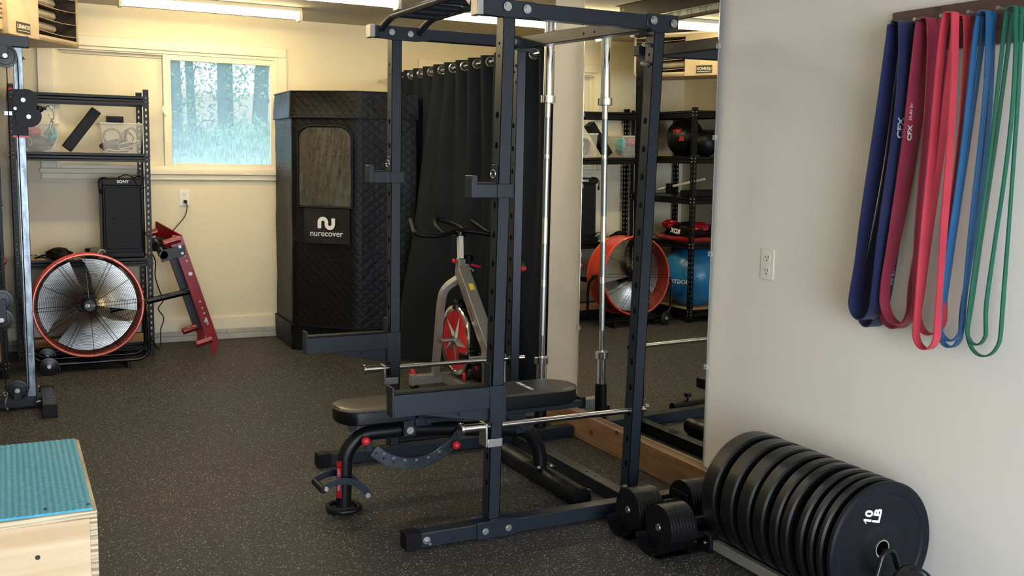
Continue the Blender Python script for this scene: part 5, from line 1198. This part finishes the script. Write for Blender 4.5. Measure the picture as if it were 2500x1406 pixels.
for (yf, th), lb in zip(faces, names):
    t = thing('bumper_plate', (PX, yf+th/2, PZ-PR), lb, 'weight plate', 'black bumper plates in a row on the floor cart')
    R_ = PR; prof = [(.0255, 0.004), (.032, .0035), (.070, .0035), (.075, .006), (.108, .006), (.112, .0045), (.168, .0045), (.172, .002), (.178, 0), (R_-.006, 0), (R_, .006), (R_, th-.006), (R_-.006, th), (.178, th), (.172, th-.002), (.075, th-.006), (.0255, th-.004)]
    g = G().lathe(prof, (PX, yf, PZ), (0, 1, 0), 96, closed=True); build('plate_body', g, 'rubberface' if yf < 2.12 else 'rubber', parent=t, smooth=28)
    g = G().lathe([(.0245, -.001), (.0285, -.001), (.0285, .004), (.026, .004), (.026, th-.004), (.0285, th-.004), (.0285, th+.001), (.0245, th+.001)], (PX, yf, PZ), (0, 1, 0), 36, closed=True); build('plate_hub', g, 'chrome', parent=t)
    if yf < 2.12:
        g = G(); a = math.radians(116); c = Vector((PX+.118*math.cos(a), yf+.0028, PZ+.118*math.sin(a))); uu = Vector((math.cos(math.radians(77)), 0, math.sin(math.radians(77)))); vv = Vector((-uu.z, 0, uu.x))
        g.add(text_mesh('10', .042, .002, .0014), frame(c+vv*.012, uu, vv)); g.add(text_mesh('LB', .042, .002, .0014), frame(c-vv*.024-uu*-.006, uu, vv)); g.bar(c+vv*.026-uu*.013, c+vv*.018-uu*.021, .002, .005, up=(0, 1, 0)); build('plate_lettering', g, 'white', parent=t, smooth=0)
g = G().lathe([(.014, 0), (.03, -.004), (.036, -.001), (.052, -.001), (.056, -.005), (.066, -.005), (.070, .0), (.070, .012), (.014, .012)], (2.265, 1.90, .215), (.15, 1, -1.0), 56, closed=True)
tag(build('small_weight_plate', g, 'blackgloss', smooth=28), 'small ridged black disc at the bottom edge in front of the plates', 'weight plate')
# ------------------------------------------------------------------ resistance bands and their board
g = G().box(2.548, XR, 1.2, 2.398, 1.752, 1.882); rk = tag(build('band_board', g, 'darkwood', bevel=.003), 'dark stained board nailed high on the right wall for hanging bands', 'board')
nails = [2.300, 2.205, 2.110, 2.018, 1.922]
for k, yn in enumerate(nails):
    x1 = 2.552
    g = G().cyl((x1+.02, yn, 1.822), (2.435, yn-.0, 1.832), .0028, seg=10); g.cyl((2.437, yn, 1.832), (2.433, yn, 1.832), .0055, seg=10)
    tag(build('nail', g, 'galv'), ['leftmost nail on the dark board holding the indigo bands', 'nail holding the wide crimson band', 'nail holding the narrower bright red band', 'nail holding the blue band', 'nail holding the thin green band'][k], 'nail', 'nails along the dark board')
def band(k, mm, w, x, yl, yr, zb, th, label, seedv, grp, dy=0):
    rnd = random.Random(seedv); yn = nails[k]+dy; g = G(); zt = 1.838
    t = thing('resistance_band', (x, yn, 1.85), label, 'resistance band', grp)
    q = [rnd.uniform(-1, 1) for _ in range(12)]; r = abs(yl-yr)/2; c = (yl+yr)/2; R0 = r*1.3; hw = .013 + w*.18
    def down(y1, sg, i):
        out = []
        for s in (.03, .10, .25, .40, .55, .70, .82, .92):
            y0 = yn + sg*hw*(1.0 + .5*min(1, s*6)); y = y0 + (y1-y0)*s**1.55 + .006*q[i]*math.sin(5.2*s+q[i+1]*2); out.append((x + .003*math.sin(6*s+q[i]), y, 1.815 + (zb+R0-1.815)*s))
        return out
    l = down(yl, 1, 0); rr = down(yr, -1, 4)
    u = [(x, c+r*math.cos(a), zb+R0-R0*math.sin(a)) for a in [PI*kk/8 for kk in range(0, 9)]]
    top = [(x, yn + hw*math.cos(a), zt - hw*.9 + hw*.9*math.sin(a) + th/2) for a in [PI - PI*kk/6 for kk in range(1, 6)]]
    pts = smooth_path(l + u + rr[::-1] + top, 4, True); n = len(pts); ws = []
    for i in range(n):
        tw = .10*math.sin(2*PI*2*i/n+q[7]*3) + .10*math.sin(2*PI*5*i/n+q[8]*3)
        tg = (pts[(i+1) % n]-pts[i-1]).normalized(); base = Vector((1, 0, 0)); sd = tg.cross(base).normalized(); zz = pts[i].z
        kx = min(1, max(0, (1.78-zz)/.15)) * min(1, max(0, (zz-zb-.03)/.15))
        ws.append((base*math.cos(tw*kx) + sd*math.sin(tw*kx))*w)
    g.ribbon(pts, ws, th, True); build('band_loop', g, mm, parent=t, smooth=50)
    return t, pts
def at_z(pts, z, right=True):
    c = [p for p in pts if abs(p.z-z) < .03]; return (min if right else max)(c, key=lambda p: p.y)
GR = ['two wide indigo bands on the leftmost nail', 'two wide crimson bands on the second nail', 'two bright red bands on the third nail', 'two blue bands on the fourth nail', 'two thin green bands on the last nail']
tb, pp = band(0, 'purple', .058, 2.478, 2.408, 2.318, .905, .0045, 'outer indigo band on the leftmost nail, print on its right strand', 1, GR[0])
p = at_z(pp, 1.54); g = G(); g.add(text_mesh('CFX', .034, .001, .0008), frame((2.478, p.y-.0055, 1.515), (0, 0, 1), (-1, 0, 0))); g.add(text_mesh('50-125 lbs', .021, .001), frame((2.478, p.y-.003, 1.615), (0, 0, 1), (-1, 0, 0))); build('band_print', g, 'dimwhite', parent=tb, smooth=0)
tb, pp = band(0, 'purple', .058, 2.546, 2.432, 2.362, .872, .0045, 'inner indigo band nearest the wall with upside down print, hanging lowest', 2, GR[0])
p = at_z(pp, 1.10); g = G(); g.add(text_mesh('CFX', .032, .001, .0008), frame((2.546, p.y-.006, 1.15), (0, 0, -1), (1, 0, 0))); g.add(text_mesh('50-125 lbs', .020, .001), frame((2.546, p.y-.006, 1.06), (0, 0, -1), (1, 0, 0))); build('band_print', g, 'dimwhite', parent=tb, smooth=0)
tb, pp = band(1, 'maroon', .041, 2.485, 2.292, 2.165, .908, .0045, 'outer crimson band on the second nail with white print', 3, GR[1])
p = at_z(pp, 1.54, False); g = G(); g.add(text_mesh('CFX', .025, .001, .0006), frame((2.485, p.y-.007, 1.50), (0, 0, 1), (-1, 0, 0))); g.add(text_mesh('35-85 lbs', .015, .001), frame((2.485, p.y-.006, 1.565), (0, 0, 1), (-1, 0, 0))); build('band_print', g, 'white', parent=tb, smooth=0)
band(1, 'maroon', .040, 2.531, 2.342, 2.225, .885, .0045, 'inner crimson band on the second nail hanging slightly lower', 4, GR[1])
band(2, 'redband', .029, 2.448, 2.128, 2.051, .857, .0045, 'outer bright red band whose bottom loop hangs lowest of all the bands', 5, GR[2], -.022)
band(2, 'redband', .029, 2.522, 2.190, 2.094, .888, .0045, 'inner bright red band on the third nail with the higher bottom loop', 6, GR[2])
band(3, 'blueband', .020, 2.500, 2.092, 2.008, .886, .0045, 'outer blue band on the fourth nail with the higher bottom loop', 7, GR[3])
band(3, 'blueband', .020, 2.524, 2.106, 2.030, .862, .0045, 'inner blue band on the fourth nail with the lower bottom loop', 8, GR[3])
band(4, 'greenband', .0135, 2.490, 1.982, 1.920, .892, .0045, 'outer green band on the last nail with the higher bottom loop', 9, GR[4])
band(4, 'greenband', .0135, 2.514, 2.000, 1.890, .858, .0045, 'inner green band on the last nail with the lower bottom loop', 10, GR[4])
# ------------------------------------------------------------------ outside the window and the door
struct('ground_outside', G().box(-14, 22, 7.8, 70, -.3, -.12), 'ground', smooth=0)
struct('driveway', G().box(-14, 16, -26, -1.9, -.3, -.1), 'drive', smooth=0)
g = G(); grid = []
for i in range(9):
    grid.append([(-12+3.2*j, 34+4*i, -.12 + 4.7*math.sin(min(1, i/5)*PI/2)+.25*math.sin(.9*j+i)) for j in range(14)])
g.sheet(grid); struct('field_slope_outside', g, 'field')
rnd = random.Random(11)
def tree(x, y, r, h, lean, label, nleaf, crown, lz):
    t = thing('tree', (x, y, -.12), label, 'tree', 'trees beyond the window')
    P = smooth_path([(x, y, -.15), (x+lean*.3, y, h*.3), (x+lean*.62, y+.05, h*.62), (x+lean, y, h)], 4); n = len(P)
    g = G().tube(P, r, 14, radii=[r*(1.15-.45*i/n) for i in range(n)])
    for k in range(7):
        z = lz + (h-lz)*k/7; a = rnd.uniform(0, 6.28); i = min(n-1, int(n*z/h)); b = P[i]
        e = b + Vector((math.cos(a)*crown*.8, math.sin(a)*crown*.5, rnd.uniform(.1, .5))); g.tube([b, (b+e)/2+Vector((0, 0, .08)), e], .02, 6, radii=[r*.3, r*.18, .006])
    build('trunk', g, 'bark', parent=t)
    g = G()
    for k in range(nleaf):
        a = rnd.uniform(0, 6.28); rr = crown*math.sqrt(rnd.random()); z = rnd.uniform(lz, h+.4); i = min(n-1, max(0, int(n*z/h))); b = P[i]
        c = Vector((b.x+rr*math.cos(a), b.y+rr*math.sin(a)*.7, z)); s = rnd.uniform(.018, .04)
        u = Vector((rnd.gauss(0, 1), rnd.gauss(0, 1), rnd.gauss(0, 1))).normalized(); v = u.orthogonal().normalized()
        g.poly([c-u*s, c+v*s*.55, c+u*s, c-v*s*.55], [(0, 1, 2, 3)])
    o = build('foliage', g, 'leaf', parent=t, smooth=0); o['kind'] = 'stuff'
tree(1.74, 12.0, .115, 4.2, -.02, 'thick hazy tree trunk at the left side of the window view', 900, .35, .9)
tree(2.08, 12.6, .055, 4.2, -.10, 'thin leafy tree just right of the thick left trunk', 1800, .42, 1.3)
tree(2.29, 12.1, .058, 4.4, .03, 'straight bare trunk in the middle of the window view', 250, .3, 3.0)
tree(2.52, 12.8, .045, 4.2, .02, 'slim ivy covered tree right of the middle trunk', 1500, .24, 1.0)
tree(2.58, 12.3, .045, 4.2, .35, 'slim leaning tree between the middle and right trunks', 300, .3, 2.6)
tree(2.62, 11.9, .072, 4.2, .22, 'leaning thick trunk at the right side of the window view', 1300, .45, 2.0)
g = G()
for k in range(15000):
    x = rnd.uniform(.9, 4.2); y = rnd.uniform(10.6, 13.4); top = 1.55 + .16*math.sin(3*x) + .12*math.sin(7*x+y); z = top*rnd.random()**.5; s = rnd.uniform(.02, .055)
    c = Vector((x, y, z)); u = Vector((rnd.gauss(0, .6), rnd.gauss(0, .6), rnd.gauss(0, 1))).normalized(); v = u.orthogonal().normalized()
    g.poly([c-u*s, c+v*s*.5, c+u*s, c-v*s*.5], [(0, 1, 2, 3)])
tag(build('undergrowth', g, 'leaf2', smooth=0), 'green undergrowth below the trees outside the window', 'bushes', kind='stuff')
